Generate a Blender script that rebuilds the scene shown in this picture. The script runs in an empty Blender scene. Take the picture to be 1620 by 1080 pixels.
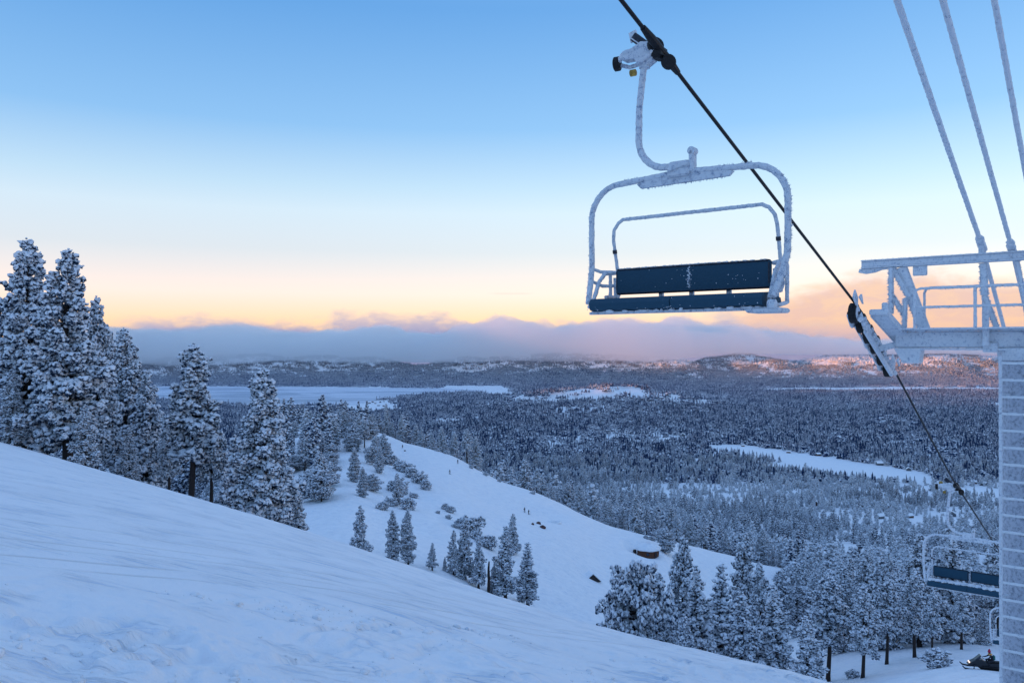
import bpy, math, random
import numpy as np
from mathutils import Vector, Matrix

SC = bpy.context.scene
COL = SC.collection
R = math.radians
random.seed(7)
rng = np.random.default_rng(11)

# ------------------------------------------------------------------ camera, sky, sun, exposure
F = 1271.0                     # focal length in pixels of the 1620 px wide photograph
HOR = 545.0                    # horizon row
cam = bpy.data.cameras.new("camera")
cam.sensor_width = 36.0
cam.lens = 36.0 * F / 1620.0
cam.clip_start = 0.1
cam.clip_end = 40000.0
camo = bpy.data.objects.new("camera", cam)
COL.objects.link(camo)
camo.location = (0, 0, 0)
camo.rotation_euler = (R(90.0) + math.atan((HOR - 540.0) / F), 0, 0)
SC.camera = camo

SUN_AZ = Vector((-0.85, -0.53, 0)).normalized()      # towards the sun, low on the left behind the camera
SUN_EL = R(2.4)

world = bpy.data.worlds.new("World")
SC.world = world
world.use_nodes = True
SC.view_settings.view_transform = 'Standard'
SC.view_settings.look = 'None'
SC.view_settings.exposure = 0.0
SC.view_settings.gamma = 1.0
SC.view_settings.use_curve_mapping = False
SC.cycles.use_denoising = True
SC.cycles.max_bounces = 12
SC.cycles.diffuse_bounces = 3
SC.cycles.volume_bounces = 12


def s2l(c):
    return tuple((v / 12.92 if v <= 0.04045 else ((v + 0.055) / 1.055) ** 2.4) for v in [k / 255.0 for k in c])


class NT:
    """Small helper for building node trees."""
    def __init__(self, tree):
        self.t = tree
        self.t.nodes.clear()

    def n(self, kind, **kw):
        nd = self.t.nodes.new(kind)
        for k, v in kw.items():
            setattr(nd, k, v)
        return nd

    def link(self, a, b):
        self.t.links.new(a, b)

    def val(self, sock, v):
        if hasattr(v, 'is_output') or isinstance(v, bpy.types.NodeSocket):
            self.link(v, sock)
        else:
            sock.default_value = v

    def math(self, op, a, b=0.0, c=0.0, clamp=False):
        nd = self.n('ShaderNodeMath', operation=op, use_clamp=clamp)
        self.val(nd.inputs[0], a)
        self.val(nd.inputs[1], b)
        self.val(nd.inputs[2], c)
        return nd.outputs[0]

    def mix(self, f, a, b):
        nd = self.n('ShaderNodeMix', data_type='RGBA')
        self.val(nd.inputs[0], f)
        self.val(nd.inputs[6], a if not isinstance(a, tuple) else (*a[:3], 1))
        self.val(nd.inputs[7], b if not isinstance(b, tuple) else (*b[:3], 1))
        return nd.outputs[2]

    def ramp(self, f, stops, interp='LINEAR'):
        nd = self.n('ShaderNodeValToRGB')
        nd.color_ramp.interpolation = interp
        els = nd.color_ramp.elements
        els[0].position, els[0].color = stops[0][0], (*stops[0][1][:3], 1)
        els[1].position, els[1].color = stops[-1][0], (*stops[-1][1][:3], 1)
        for p, c in stops[1:-1]:
            e = els.new(p)
            e.color = (*c[:3], 1)
        self.val(nd.inputs[0], f)
        return nd.outputs[0]

    def smooth(self, v, lo, hi):
        nd = self.n('ShaderNodeMapRange', interpolation_type='SMOOTHSTEP')
        self.val(nd.inputs[0], v)
        self.val(nd.inputs[1], lo)
        self.val(nd.inputs[2], hi)
        return nd.outputs[0]

    def noise(self, vec, scale, detail=4.0, rough=0.55, dist=0.0):
        nd = self.n('ShaderNodeTexNoise')
        if vec is not None:
            self.link(vec, nd.inputs['Vector'])
        nd.inputs['Scale'].default_value = scale
        nd.inputs['Detail'].default_value = detail
        nd.inputs['Roughness'].default_value = rough
        nd.inputs['Distortion'].default_value = dist
        return nd.outputs['Fac']


def build_world():
    t = NT(world.node_tree)
    co = t.n('ShaderNodeTexCoord').outputs['Generated']
    nrm = t.n('ShaderNodeVectorMath', operation='NORMALIZE')
    t.link(co, nrm.inputs[0])
    d = nrm.outputs[0]
    sep = t.n('ShaderNodeSeparateXYZ')
    t.link(d, sep.inputs[0])
    x, y, z = sep.outputs
    # clear evening sky by height above the horizon
    base = t.ramp(z, [
        (0.0000, (0.791, 0.427, 0.261)),
        (0.0275, (0.829, 0.503, 0.407)),
        (0.0620, (0.860, 0.629, 0.665)),
        (0.1140, (0.595, 0.602, 0.709)),
        (0.1600, (0.569, 0.672, 0.804)),
        (0.1900, (0.443, 0.616, 0.804)),
        (0.2580, (0.189, 0.430, 0.787)),
        (0.3850, (0.072, 0.293, 0.702)),
        (0.6, (0.20, 0.39, 0.80)),
        (1.0, (0.30, 0.455, 0.81))])
    # warm clouds and cloud bank low over the far ridge
    yy = t.math('MAXIMUM', y, 0.05)
    az = t.math('DIVIDE', x, yy)
    el = t.math('DIVIDE', z, yy)
    mp = t.n('ShaderNodeMapping')
    t.link(d, mp.inputs[0])
    mp.inputs['Scale'].default_value = (1.0, 1.0, 2.2)
    n1 = t.noise(mp.outputs[0], 7.0, 6.0, 0.6, 0.3)
    n2 = t.noise(mp.outputs[0], 26.0, 5.0, 0.62, 0.5)
    billow = t.math('ADD', t.math('MULTIPLY', t.math('SUBTRACT', n1, 0.5), 0.075),
                    t.math('MULTIPLY', t.math('SUBTRACT', n2, 0.5), 0.030))
    fwd = t.smooth(y, 0.30, 0.6)
    # pink sunlit cumulus on the right
    rise = t.math('MULTIPLY', t.smooth(az, 0.20, 0.46), 0.062)
    ptop = t.math('ADD', t.math('ADD', rise, 0.034), billow)
    pden = t.smooth(t.math('SUBTRACT', ptop, el), -0.006, 0.030)
    pden = t.math('MULTIPLY', t.math('MULTIPLY', pden, t.smooth(az, -0.42, 0.30)), fwd)
    pcol = t.mix(t.smooth(n2, 0.36, 0.66), s2l((238, 196, 188)), s2l((254, 208, 178)))
    pcol = t.mix(t.smooth(el, 0.035, 0.0), pcol, s2l((205, 180, 200)))
    sky = t.mix(t.math('MULTIPLY', pden, 0.82), base, pcol)
    # blue grey bank
    env = t.math('ADD', t.math('MULTIPLY', t.smooth(az, 0.48, 0.26), 0.024), 0.007)
    btop = t.math('ADD', env, t.math('MULTIPLY', billow, 1.05))
    bden = t.smooth(t.math('SUBTRACT', btop, el), -0.006, 0.020)
    bden = t.math('MULTIPLY', bden, fwd)
    bden = t.math('MULTIPLY', bden, t.smooth(az, -0.52, -0.44))
    bcol = t.ramp(t.math('MULTIPLY', t.math('ADD', el, 0.03), 14.0),
                  [(0.0, s2l((150, 150, 190))), (0.35, s2l((138, 146, 192))), (0.62, s2l((158, 164, 206))), (0.86, s2l((214, 198, 214)))])
    bcol = t.mix(t.math('MULTIPLY', t.smooth(az, 0.1, 0.5), 0.18), bcol, s2l((192, 172, 200)))
    bcol = t.mix(t.math('MULTIPLY', t.smooth(n2, 0.42, 0.72), 0.4), bcol, s2l((196, 190, 214)))
    sky = t.mix(bden, sky, bcol)
    # thin dark streak above the bank
    st = t.math('MULTIPLY', t.smooth(t.math('ABSOLUTE', t.math('SUBTRACT', el, 0.0635)), 0.0016, 0.0002),
                t.smooth(t.math('ABSOLUTE', t.math('ADD', az, 0.001)), 0.034, 0.012))
    sky = t.mix(t.math('MULTIPLY', t.math('MULTIPLY', st, fwd), 0.5), sky, s2l((190, 176, 190)))
    low = t.smooth(z, -0.02, -0.2)
    sky = t.mix(low, sky, s2l((150, 165, 205)))
    bg = t.n('ShaderNodeBackground')
    t.link(sky, bg.inputs[0])
    bg.inputs[1].default_value = 0.93
    # physical sky adds the twilight glow round the low sun
    ph = t.n('ShaderNodeTexSky', sky_type='NISHITA')
    ph.sun_disc = False
    ph.sun_elevation = SUN_EL
    ph.sun_rotation = math.atan2(SUN_AZ.x, SUN_AZ.y)
    ph.altitude = 2300
    bg2 = t.n('ShaderNodeBackground')
    t.link(ph.outputs[0], bg2.inputs[0])
    cover = t.math('SUBTRACT', 1.0, t.math('MAXIMUM', t.math('MULTIPLY', bden, 0.95), t.math('MULTIPLY', pden, 0.8)))
    t.link(t.math('MULTIPLY', cover, 0.145), bg2.inputs[1])
    add = t.n('ShaderNodeAddShader')
    t.link(bg.outputs[0], add.inputs[0])
    t.link(bg2.outputs[0], add.inputs[1])
    out = t.n('ShaderNodeOutputWorld')
    t.link(add.outputs[0], out.inputs[0])


build_world()

sun = bpy.data.lights.new("sun", 'SUN')
sun.energy = 5.0
sun.angle = R(1.1)
sun.color = (1.0, 0.36, 0.09)
suno = bpy.data.objects.new("sun", sun)
COL.objects.link(suno)
sd = Vector((SUN_AZ.x * math.cos(SUN_EL), SUN_AZ.y * math.cos(SUN_EL), math.sin(SUN_EL)))
suno.rotation_euler = sd.to_track_quat('Z', 'Y').to_euler()
suno.location = sd * 50


# ------------------------------------------------------------------ materials
def material(name):
    m = bpy.data.materials.new(name)
    m.use_nodes = True
    return m, NT(m.node_tree)


def principled(t, col, rough, normal=None, metal=0.0, spec=0.3):
    p = t.n('ShaderNodeBsdfPrincipled')
    t.val(p.inputs['Base Color'], col if not isinstance(col, tuple) else (*col[:3], 1))
    t.val(p.inputs['Roughness'], rough)
    p.inputs['Metallic'].default_value = metal
    p.inputs['Specular IOR Level'].default_value = spec
    if normal is not None:
        t.link(normal, p.inputs['Normal'])
    o = t.n('ShaderNodeOutputMaterial')
    t.link(p.outputs[0], o.inputs[0])
    return p


def bump(t, h, strength, dist):
    b = t.n('ShaderNodeBump')
    b.inputs['Strength'].default_value = strength
    b.inputs['Distance'].default_value = dist
    t.link(h, b.inputs['Height'])
    return b.outputs[0]


def mat_plain(name, col, rough=0.6, nscale=20.0, var=0.25, bstr=0.2, bdist=0.01, metal=0.0, spec=0.3):
    m, t = material(name)
    co = t.n('ShaderNodeTexCoord').outputs['Object']
    n = t.noise(co, nscale, 4)
    c2 = tuple(min(1, v * (1 + var)) for v in col)
    c1 = tuple(v * (1 - var) for v in col)
    c = t.mix(t.smooth(n, 0.3, 0.7), c1, c2)
    principled(t, c, rough, bump(t, n, bstr, bdist), metal, spec)
    return m


def mat_snow():
    m, t = material("snow")
    pos = t.n('ShaderNodeNewGeometry').outputs['Position']
    n1 = t.noise(pos, 9.0, 5, 0.65)
    n2 = t.noise(pos, 55.0, 3, 0.6)
    n3 = t.noise(pos, 0.35, 3, 0.5)
    mp = t.n('ShaderNodeMapping')
    t.link(pos, mp.inputs[0])
    mp.inputs['Rotation'].default_value = (0, 0, -0.26)
    mp.inputs['Scale'].default_value = (0.9, 7.0, 1.0)
    grain = t.noise(mp.outputs[0], 1.1, 4, 0.6, 0.4)
    n4 = t.noise(pos, 0.8, 3, 0.6)
    patch = t.smooth(n4, 0.42, 0.62)
    h = t.math('ADD', t.math('MULTIPLY', n1, 0.5), t.math('MULTIPLY', n2, 0.2))
    h = t.math('ADD', h, t.math('MULTIPLY', t.math('MULTIPLY', t.smooth(grain, 0.42, 0.70), patch), -0.9))
    c = t.mix(t.smooth(n3, 0.3, 0.7), (0.86, 0.87, 0.89), (0.91, 0.915, 0.93))
    # ski tracks: narrow grooves with a thrown-up edge, running straight down the near slope
    sp = t.n('ShaderNodeSeparateXYZ')
    t.link(pos, sp.inputs[0])
    l = t.math('ADD', t.math('MULTIPLY', sp.outputs[0], -0.725), t.math('MULTIPLY', sp.outputs[1], 0.689))
    sl = t.math('ADD', t.math('MULTIPLY', sp.outputs[0], 0.689), t.math('MULTIPLY', sp.outputs[1], 0.725))
    cmb = t.n('ShaderNodeCombineXYZ')
    t.link(t.math('MULTIPLY', sl, 0.14), cmb.inputs[0])
    wob = t.noise(cmb.outputs[0], 1.0, 2)
    cmb2 = t.n('ShaderNodeCombineXYZ')
    t.link(t.math('MULTIPLY', sl, 0.30), cmb2.inputs[0])
    t.link(t.math('MULTIPLY', l, 0.9), cmb2.inputs[1])
    brk = t.smooth(t.noise(cmb2.outputs[0], 1.0, 3), 0.36, 0.52)
    tr = None
    for k, (l0, tilt, wd) in enumerate([(10.3, .012, .055), (10.95, .010, .05), (11.6, .009, .055), (12.15, .008, .045), (13.1, .004, .06), (14.4, .0, .06), (16.2, -.004, .07), (19.0, -.01, .08), (23.5, -.015, .1)]):
        q = t.math('SUBTRACT', l, t.math('ADD', t.math('MULTIPLY', sl, tilt), l0 - 0.25))
        q = t.math('SUBTRACT', q, t.math('MULTIPLY', wob, 0.5 + 0.15 * k))
        g = t.math('SUBTRACT', t.smooth(t.math('ABSOLUTE', t.math('SUBTRACT', q, wd)), wd, 0.0), t.smooth(t.math('ABSOLUTE', q), wd, 0.0))
        tr = g if tr is None else t.math('ADD', tr, g)
    tr = t.math('MULTIPLY', tr, brk)
    h = t.math('ADD', h, t.math('MULTIPLY', tr, 0.85))
    # wind-packed icy crust is a little darker and bluer than loose snow
    ice = t.math('MULTIPLY', t.math('MULTIPLY', t.smooth(grain, 0.50, 0.68), patch), 0.75)
    c = t.mix(ice, c, (0.50, 0.64, 0.82))
    c = t.mix(t.math('MULTIPLY', t.smooth(tr, 0.1, 0.9), 0.5), c, (0.97, 0.97, 0.97))
    principled(t, c, 0.7, bump(t, h, 0.75, 0.06), spec=0.25)
    return m


def mat_frost(name, dark, amount, scale=22.0, white=(0.74, 0.78, 0.85)):
    """Steel under rime: crusted white with the dark steel showing through in flecks."""
    m, t = material(name)
    co = t.n('ShaderNodeTexCoord').outputs['Object']
    n1 = t.noise(co, scale, 5, 0.7)
    n2 = t.noise(co, scale * 0.16, 3, 0.5)
    n3 = t.noise(co, scale * 5, 2, 0.6)
    f = t.math('ADD', t.math('MULTIPLY', n1, 0.75), t.math('MULTIPLY', n2, 0.5))
    f = t.smooth(f, 0.74 - amount, 0.86 - amount)
    c = t.mix(f, dark, white)
    h = t.math('ADD', t.math('MULTIPLY', n1, 0.6), t.math('MULTIPLY', n3, 0.4))
    principled(t, c, 0.65, bump(t, h, 0.8, 0.02), spec=0.3)
    return m


def mat_crown(name, lo, hi, scale, needle=(0.018, 0.035, 0.042), snow=(0.78, 0.81, 0.86), k=0.42):
    """Needles with snow lying on whatever faces up."""
    m, t = material(name)
    g = t.n('ShaderNodeNewGeometry')
    sp = t.n('ShaderNodeSeparateXYZ')
    t.link(g.outputs['Normal'], sp.inputs[0])
    co = t.n('ShaderNodeTexCoord').outputs['Object']
    n1 = t.noise(co, scale, 3, 0.65)
    f = t.math('ADD', t.math('MULTIPLY', sp.outputs[2], k), t.math('MULTIPLY', n1, 0.9))
    f = t.smooth(f, lo, hi)
    principled(t, t.mix(f, needle, snow), 0.8, spec=0.15)
    return m


M = {}
M['snow'] = mat_snow()
M['frost'] = mat_frost("rimed_steel", (0.24, 0.30, 0.44), 0.25, 130.0, (0.80, 0.83, 0.88))
M['frost_heavy'] = mat_frost("heavy_rime", (0.26, 0.32, 0.45), 0.27, 120.0, (0.80, 0.83, 0.88))
M['frost_col'] = mat_frost("rimed_column", (0.24, 0.27, 0.34), 0.225, 110.0, (0.58, 0.61, 0.69))
M['frost_rung'] = mat_frost("rimed_rung", (0.40, 0.45, 0.54), 0.30, 90.0, (0.86, 0.88, 0.91))
M['frost_cable'] = mat_frost("rimed_cable", (0.26, 0.32, 0.43), 0.28, 90.0, (0.80, 0.83, 0.88))
M['steel'] = mat_plain("dark_steel", (0.035, 0.04, 0.055), 0.5, 30, 0.4, 0.3, 0.01, 0.4)
M['rope'] = mat_plain("steel_rope", (0.012, 0.012, 0.015), 0.55, 60, 0.3, 0.4, 0.01, 0.2)
M['rubber'] = mat_plain("black_rubber", (0.012, 0.012, 0.014), 0.7, 30, 0.3)
M['pad'] = mat_frost("navy_pad", (0.014, 0.062, 0.105), -0.15, 9.0, (0.45, 0.5, 0.58))
M['yellow'] = mat_plain("worn_yellow", (0.42, 0.26, 0.05), 0.6, 25, 0.4)
M['bark'] = mat_frost("dark_bark", (0.030, 0.020, 0.018), -0.06, 7.0, (0.6, 0.64, 0.7))
M['crown'] = mat_crown("snowy_needles", 0.33, 0.50, 3.0, (0.008, 0.027, 0.06), k=0.15)
M['crown_b'] = mat_crown("rimed_twigs", 0.335, 0.52, 2.8, (0.009, 0.029, 0.064), k=0.13)
M['crown_mid'] = mat_crown("mid_forest_needles", 0.38, 0.55, 0.9, (0.006, 0.026, 0.075), k=0.2)
M['crown_far'] = mat_crown("far_forest_needles", 0.53, 0.82, 0.35, (0.005, 0.026, 0.085), k=.36)
M['crown_mid_b'] = mat_crown("rimed_mid_forest", 0.28, 0.47, 0.9, (0.008, 0.030, 0.075), k=0.16)
M['crown_far_b'] = mat_crown("rimed_far_forest", 0.40, 0.72, 0.5, (0.006, 0.028, 0.085), k=0.32)
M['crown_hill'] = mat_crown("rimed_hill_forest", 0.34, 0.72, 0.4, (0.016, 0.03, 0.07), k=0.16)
M['crown_ridge_lit'] = mat_crown("lit_ridge_forest", 0.10, 0.42, 0.4, (0.02, 0.03, 0.06), k=0.1)  # whiter copy of the hill crowns, sunlight on the tops painted in
M['log'] = mat_plain("brown_log", (0.16, 0.065, 0.035), 0.8, 14, 0.4)
M['dark_wood'] = mat_plain("dark_wood", (0.04, 0.03, 0.03), 0.8, 8, 0.4)
M['cabin_wall'] = mat_plain("cabin_wall", (0.11, 0.065, 0.05), 0.8, 2, 0.4)
M['cabin_wall_b'] = mat_plain("cabin_wall_grey", (0.12, 0.13, 0.15), 0.8, 2, 0.4)
M['red_wall'] = mat_plain("red_wall", (0.22, 0.05, 0.04), 0.8, 2, 0.3)
M['glass'] = mat_plain("window_glass", (0.02, 0.03, 0.05), 0.1, 4, 0.2, 0.0, 0.0, 0.0, 0.5)
M['roofsnow'] = M['snow']
M['cloth_dark'] = mat_plain("dark_cloth", (0.018, 0.02, 0.03), 0.8, 10, 0.3)
M['cloth_red'] = mat_plain("red_cloth", (0.45, 0.02, 0.05), 0.7, 10, 0.2)
M['cloth_orange'] = mat_plain("orange_cloth", (0.75, 0.35, 0.10), 0.7, 10, 0.2)
M['cloth_green'] = mat_plain("green_cloth", (0.02, 0.13, 0.11), 0.7, 10, 0.2)
M['sled'] = mat_plain("black_cowl", (0.012, 0.014, 0.02), 0.35, 10, 0.2, 0.05, 0.01, 0.0, 0.5)
M['rock'] = mat_plain("dark_rock", (0.09, 0.05, 0.05), 0.9, 3, 0.4, 0.6, 0.1)


def mat_lamp():
    m, t = material("headlamp_glow")
    e = t.n('ShaderNodeEmission')
    e.inputs[0].default_value = (1.0, 0.80, 0.72, 1)
    e.inputs[1].default_value = 1.6
    o = t.n('ShaderNodeOutputMaterial')
    t.link(e.outputs[0], o.inputs[0])
    return m


M['lamp'] = mat_lamp()


def mat_ice():
    m, t = material("lake_ice")
    pos = t.n('ShaderNodeNewGeometry').outputs['Position']
    mp = t.n('ShaderNodeMapping')
    t.link(pos, mp.inputs[0])
    mp.inputs['Scale'].default_value = (0.0011, 0.0042, 1.0)
    mp.inputs['Rotation'].default_value = (0, 0, 0.12)
    n = t.noise(mp.outputs[0], 1.6, 5, 0.55, 0.6)
    f = t.smooth(n, 0.48, 0.58)
    c = t.mix(f, (0.70, 0.73, 0.80), (0.32, 0.38, 0.48))
    r = t.math('SUBTRACT', 0.7, t.math('MULTIPLY', f, 0.3))
    principled(t, c, r, spec=0.3)
    return m


M['ice'] = mat_ice()


# ------------------------------------------------------------------ mesh helpers
def link(o, parent=None):
    COL.objects.link(o)
    if parent is not None:
        o.parent = parent
    return o


def np_mesh(name, verts, faces_flat, counts, mat, smooth=False):
    """verts Nx3 array, faces_flat vertex ids, counts loops per face."""
    me = bpy.data.meshes.new(name)
    v = np.ascontiguousarray(verts, dtype=np.float32)
    f = np.ascontiguousarray(faces_flat, dtype=np.int32)
    c = np.ascontiguousarray(counts, dtype=np.int32)
    me.vertices.add(len(v))
    me.vertices.foreach_set("co", v.ravel())
    me.loops.add(len(f))
    me.loops.foreach_set("vertex_index", f)
    me.polygons.add(len(c))
    st = np.zeros(len(c), dtype=np.int32)
    st[1:] = np.cumsum(c)[:-1]
    me.polygons.foreach_set("loop_start", st)
    me.polygons.foreach_set("loop_total", c)
    if smooth:
        me.polygons.foreach_set("use_smooth", np.ones(len(c), dtype=bool))
    me.update(calc_edges=True)
    if mat is not None:
        me.materials.append(mat)
    return me


class MB:
    """Collects shapes into one mesh."""
    def __init__(self):
        self.v = []
        self.f = []

    def add(self, vs, fs):
        o = len(self.v)
        self.v.extend([tuple(p) for p in vs])
        self.f.extend([tuple(i + o for i in q) for q in fs])
        return self

    def box(self, c, s, X=(1, 0, 0), Y=(0, 1, 0), Z=(0, 0, 1), bev=0.0):
        c, X, Y, Z = Vector(c), Vector(X).normalized(), Vector(Y).normalized(), Vector(Z).normalized()
        hx, hy, hz = s[0] / 2, s[1] / 2, s[2] / 2
        b = min(bev, hx * .9, hy * .9, hz * .9)
        if b <= 0:
            vs = [c + X * hx * i + Y * hy * j + Z * hz * k for k in (-1, 1) for j in (-1, 1) for i in (-1, 1)]
            fs = [(0, 2, 3, 1), (4, 5, 7, 6), (0, 1, 5, 4), (2, 6, 7, 3), (0, 4, 6, 2), (1, 3, 7, 5)]
            return self.add(vs, fs)
        # chamfered box: octagonal rings
        def ring(ax, ay, zz):
            pts = [(ax - b, -ay), (ax, -ay + b), (ax, ay - b), (ax - b, ay), (-ax + b, ay), (-ax, ay - b), (-ax, -ay + b), (-ax + b, -ay)]
            return [c + X * p[0] + Y * p[1] + Z * zz for p in pts]
        rings = [ring(hx - b, hy - b, -hz), ring(hx, hy, -hz + b), ring(hx, hy, hz - b), ring(hx - b, hy - b, hz)]
        vs = [p for r in rings for p in r]
        fs = [tuple(reversed(range(8))), tuple(range(24, 32))]
        for k in range(3):
            for i in range(8):
                j = (i + 1) % 8
                fs.append((k * 8 + i, k * 8 + j, k * 8 + 8 + j, k * 8 + 8 + i))
        return self.add(vs, fs)

    def bar(self, a, b, w, h, up=(0, 0, 1), bev=0.0):
        a, b = Vector(a), Vector(b)
        d = b - a
        X = d.normalized()
        Y = Vector(up).cross(X)
        if Y.length < 1e-4:
            Y = Vector((0, 1, 0)).cross(X)
        Y.normalize()
        Z = X.cross(Y)
        return self.box((a + b) / 2, (d.length, w, h), X, Y, Z, bev)

    def tube(self, pts, r, n=10, jit=0.0, step=0.0, cap=True):
        """Round tube along pts; jit roughens it like rime, step resamples it."""
        pts = [Vector(p) for p in pts]
        rad = r if isinstance(r, (list, tuple)) else [r] * len(pts)
        if step > 0:
            np_, nr = [pts[0]], [rad[0]]
            for i in range(len(pts) - 1):
                L = (pts[i + 1] - pts[i]).length
                m = max(1, int(L / step))
                for k in range(1, m + 1):
                    np_.append(pts[i].lerp(pts[i + 1], k / m))
                    nr.append(rad[i] + (rad[i + 1] - rad[i]) * k / m)
            pts, rad = np_, nr
        prev = None
        vs, fs = [], []
        for i, p in enumerate(pts):
            t = (pts[min(i + 1, len(pts) - 1)] - pts[max(i - 1, 0)])
            t.normalize()
            if prev is None:
                a = Vector((0, 0, 1)) if abs(t.z) < 0.9 else Vector((1, 0, 0))
                u = t.cross(a).normalized()
            else:
                u = (prev - t * prev.dot(t)).normalized()
            prev = u
            w = t.cross(u)
            for k in range(n):
                a = 2 * math.pi * k / n
                rr = rad[i] * (1 + (random.uniform(-jit, jit) if jit else 0))
                vs.append(p + (u * math.cos(a) + w * math.sin(a)) * rr)
        for i in range(len(pts) - 1):
            for k in range(n):
                j = (k + 1) % n
                fs.append((i * n + k, i * n + j, (i + 1) * n + j, (i + 1) * n + k))
        if cap:
            fs.append(tuple(reversed(range(n))))
            fs.append(tuple(range((len(pts) - 1) * n, len(pts) * n)))
        return self.add(vs, fs)

    def disc(self, c, axis, r, w, n=20, bev=0.15):
        """Wheel-like cylinder round axis."""
        c, A = Vector(c), Vector(axis).normalized()
        e = r * bev
        prof = [(-w / 2, r * 0.25), (-w / 2, r - e), (-w / 2 + e * .6, r), (w / 2 - e * .6, r), (w / 2, r - e), (w / 2, r * 0.25)]
        u = A.orthogonal().normalized()
        v = A.cross(u)
        vs, fs = [], []
        for (h, q) in prof:
            for k in range(n):
                a = 2 * math.pi * k / n
                vs.append(c + A * h + (u * math.cos(a) + v * math.sin(a)) * q)
        for i in range(len(prof) - 1):
            for k in range(n):
                j = (k + 1) % n
                fs.append((i * n + k, i * n + j, (i + 1) * n + j, (i + 1) * n + k))
        fs.append(tuple(reversed(range(n))))
        fs.append(tuple(range((len(prof) - 1) * n, len(prof) * n)))
        return self.add(vs, fs)

    def lump(self, c, s, jit=0.25):
        vs, fs = ICO1
        o = [(c[0] + p[0] * s[0] * (1 + random.uniform(-jit, jit)), c[1] + p[1] * s[1] * (1 + random.uniform(-jit, jit)),
              c[2] + p[2] * s[2] * (1 + random.uniform(-jit, jit))) for p in vs]
        return self.add(o, fs)

    def spikes(self, a, b, count, ln, r, down=(0, 0, -1), spread=0.6):
        """Rime feathers along a line."""
        a, b = Vector(a), Vector(b)
        for _ in range(count):
            p = a.lerp(b, random.random())
            d = (Vector(down) + Vector((random.uniform(-1, 1), random.uniform(-1, 1), random.uniform(-1, 1))) * spread).normalized()
            L = ln * random.uniform(0.4, 1.2)
            u = d.orthogonal().normalized()
            v = d.cross(u)
            q = r * random.uniform(0.6, 1.3)
            base = [p - d * 0.004 + (u * math.cos(k * 2.094) + v * math.sin(k * 2.094)) * q for k in range(3)]
            self.add(base + [p + d * L], [(0, 1, 3), (1, 2, 3), (2, 0, 3), (2, 1, 0)])
        return self

    def prism(self, outline, depth_vec):
        n = len(outline)
        D = Vector(depth_vec)
        vs = [Vector(p) - D / 2 for p in outline] + [Vector(p) + D / 2 for p in outline]
        fs = [tuple(reversed(range(n))), tuple(range(n, 2 * n))]
        for i in range(n):
            j = (i + 1) % n
            fs.append((i, j, n + j, n + i))
        return self.add(vs, fs)

    def mesh(self, name, mat, smooth=False):
        me = bpy.data.meshes.new(name)
        me.from_pydata([tuple(p) for p in self.v], [], self.f)
        me.materials.append(mat)
        if smooth:
            for p in me.polygons:
                p.use_smooth = True
        me.update()
        return me

    def build(self, name, mat, parent=None, smooth=False):
        return link(bpy.data.objects.new(name, self.mesh(name, mat, smooth)), parent)


def ico(sub):
    import bmesh
    bm = bmesh.new()
    bmesh.ops.create_icosphere(bm, subdivisions=sub, radius=1.0)
    vs = [tuple(v.co) for v in bm.verts]
    fs = [tuple(v.index for v in f.verts) for f in bm.faces]
    bm.free()
    return vs, fs


ICO1 = ico(1)
ICO2 = ico(2)


def tag(o, label=None, cat=None, group=None, kind=None):
    if label:
        o['label'] = label
    if cat:
        o['category'] = cat
    if group:
        o['group'] = group
    if kind:
        o['kind'] = kind
    return o


def thing(name, label, cat, loc=(0, 0, 0), rz=0.0, group=None, scale=1.0):
    o = bpy.data.objects.new(name, None)
    o.empty_display_size = 0.3
    COL.objects.link(o)
    o.location = loc
    o.rotation_euler = (0, 0, rz)
    if scale != 1.0:
        o.scale = (scale,) * 3 if not isinstance(scale, tuple) else scale
    return tag(o, label, cat, group)


def copy_thing(src, loc, rz, label, group=None):
    o = src.copy()
    COL.objects.link(o)
    o.location = loc
    o.rotation_euler = (0, 0, rz)
    tag(o, label, None, group)
    for ch in src.children:
        c = ch.copy()
        COL.objects.link(c)
        c.parent = o
        for g in ch.children:
            d = g.copy()
            COL.objects.link(d)
            d.parent = c
    return o


# ------------------------------------------------------------------ terrain
def hash2(ix, iy, seed):
    h = (ix.astype(np.int64) * 374761393 + iy.astype(np.int64) * 668265263 + seed * 982451653) & 0x7fffffff
    h = ((h ^ (h >> 13)) * 1274126177) & 0x7fffffff
    h = h ^ (h >> 16)
    return (h & 0xffff) / 65535.0


def vnoise(x, y, seed=0):
    ix, iy = np.floor(x), np.floor(y)
    fx, fy = x - ix, y - iy
    fx = fx * fx * fx * (fx * (fx * 6 - 15) + 10)
    fy = fy * fy * fy * (fy * (fy * 6 - 15) + 10)
    a, b = hash2(ix, iy, seed), hash2(ix + 1, iy, seed)
    c, d = hash2(ix, iy + 1, seed), hash2(ix + 1, iy + 1, seed)
    return (a + (b - a) * fx) * (1 - fy) + (c + (d - c) * fx) * fy - 0.5


def fbm(x, y, oct=4, seed=0, gain=0.5):
    s, a = 0, 1.0
    for k in range(oct):
        ca, sa = math.cos(k * 1.1), math.sin(k * 1.1)
        f = 2.0 ** k
        s = s + a * vnoise((x * ca - y * sa) * f + 17.3 * k, (x * sa + y * ca) * f + 5.1 * k, seed + k)
        a *= gain
    return s


def sstep(v, lo, hi):
    t = np.clip((v - lo) / (hi - lo), 0, 1)
    return t * t * (3 - 2 * t)


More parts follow.
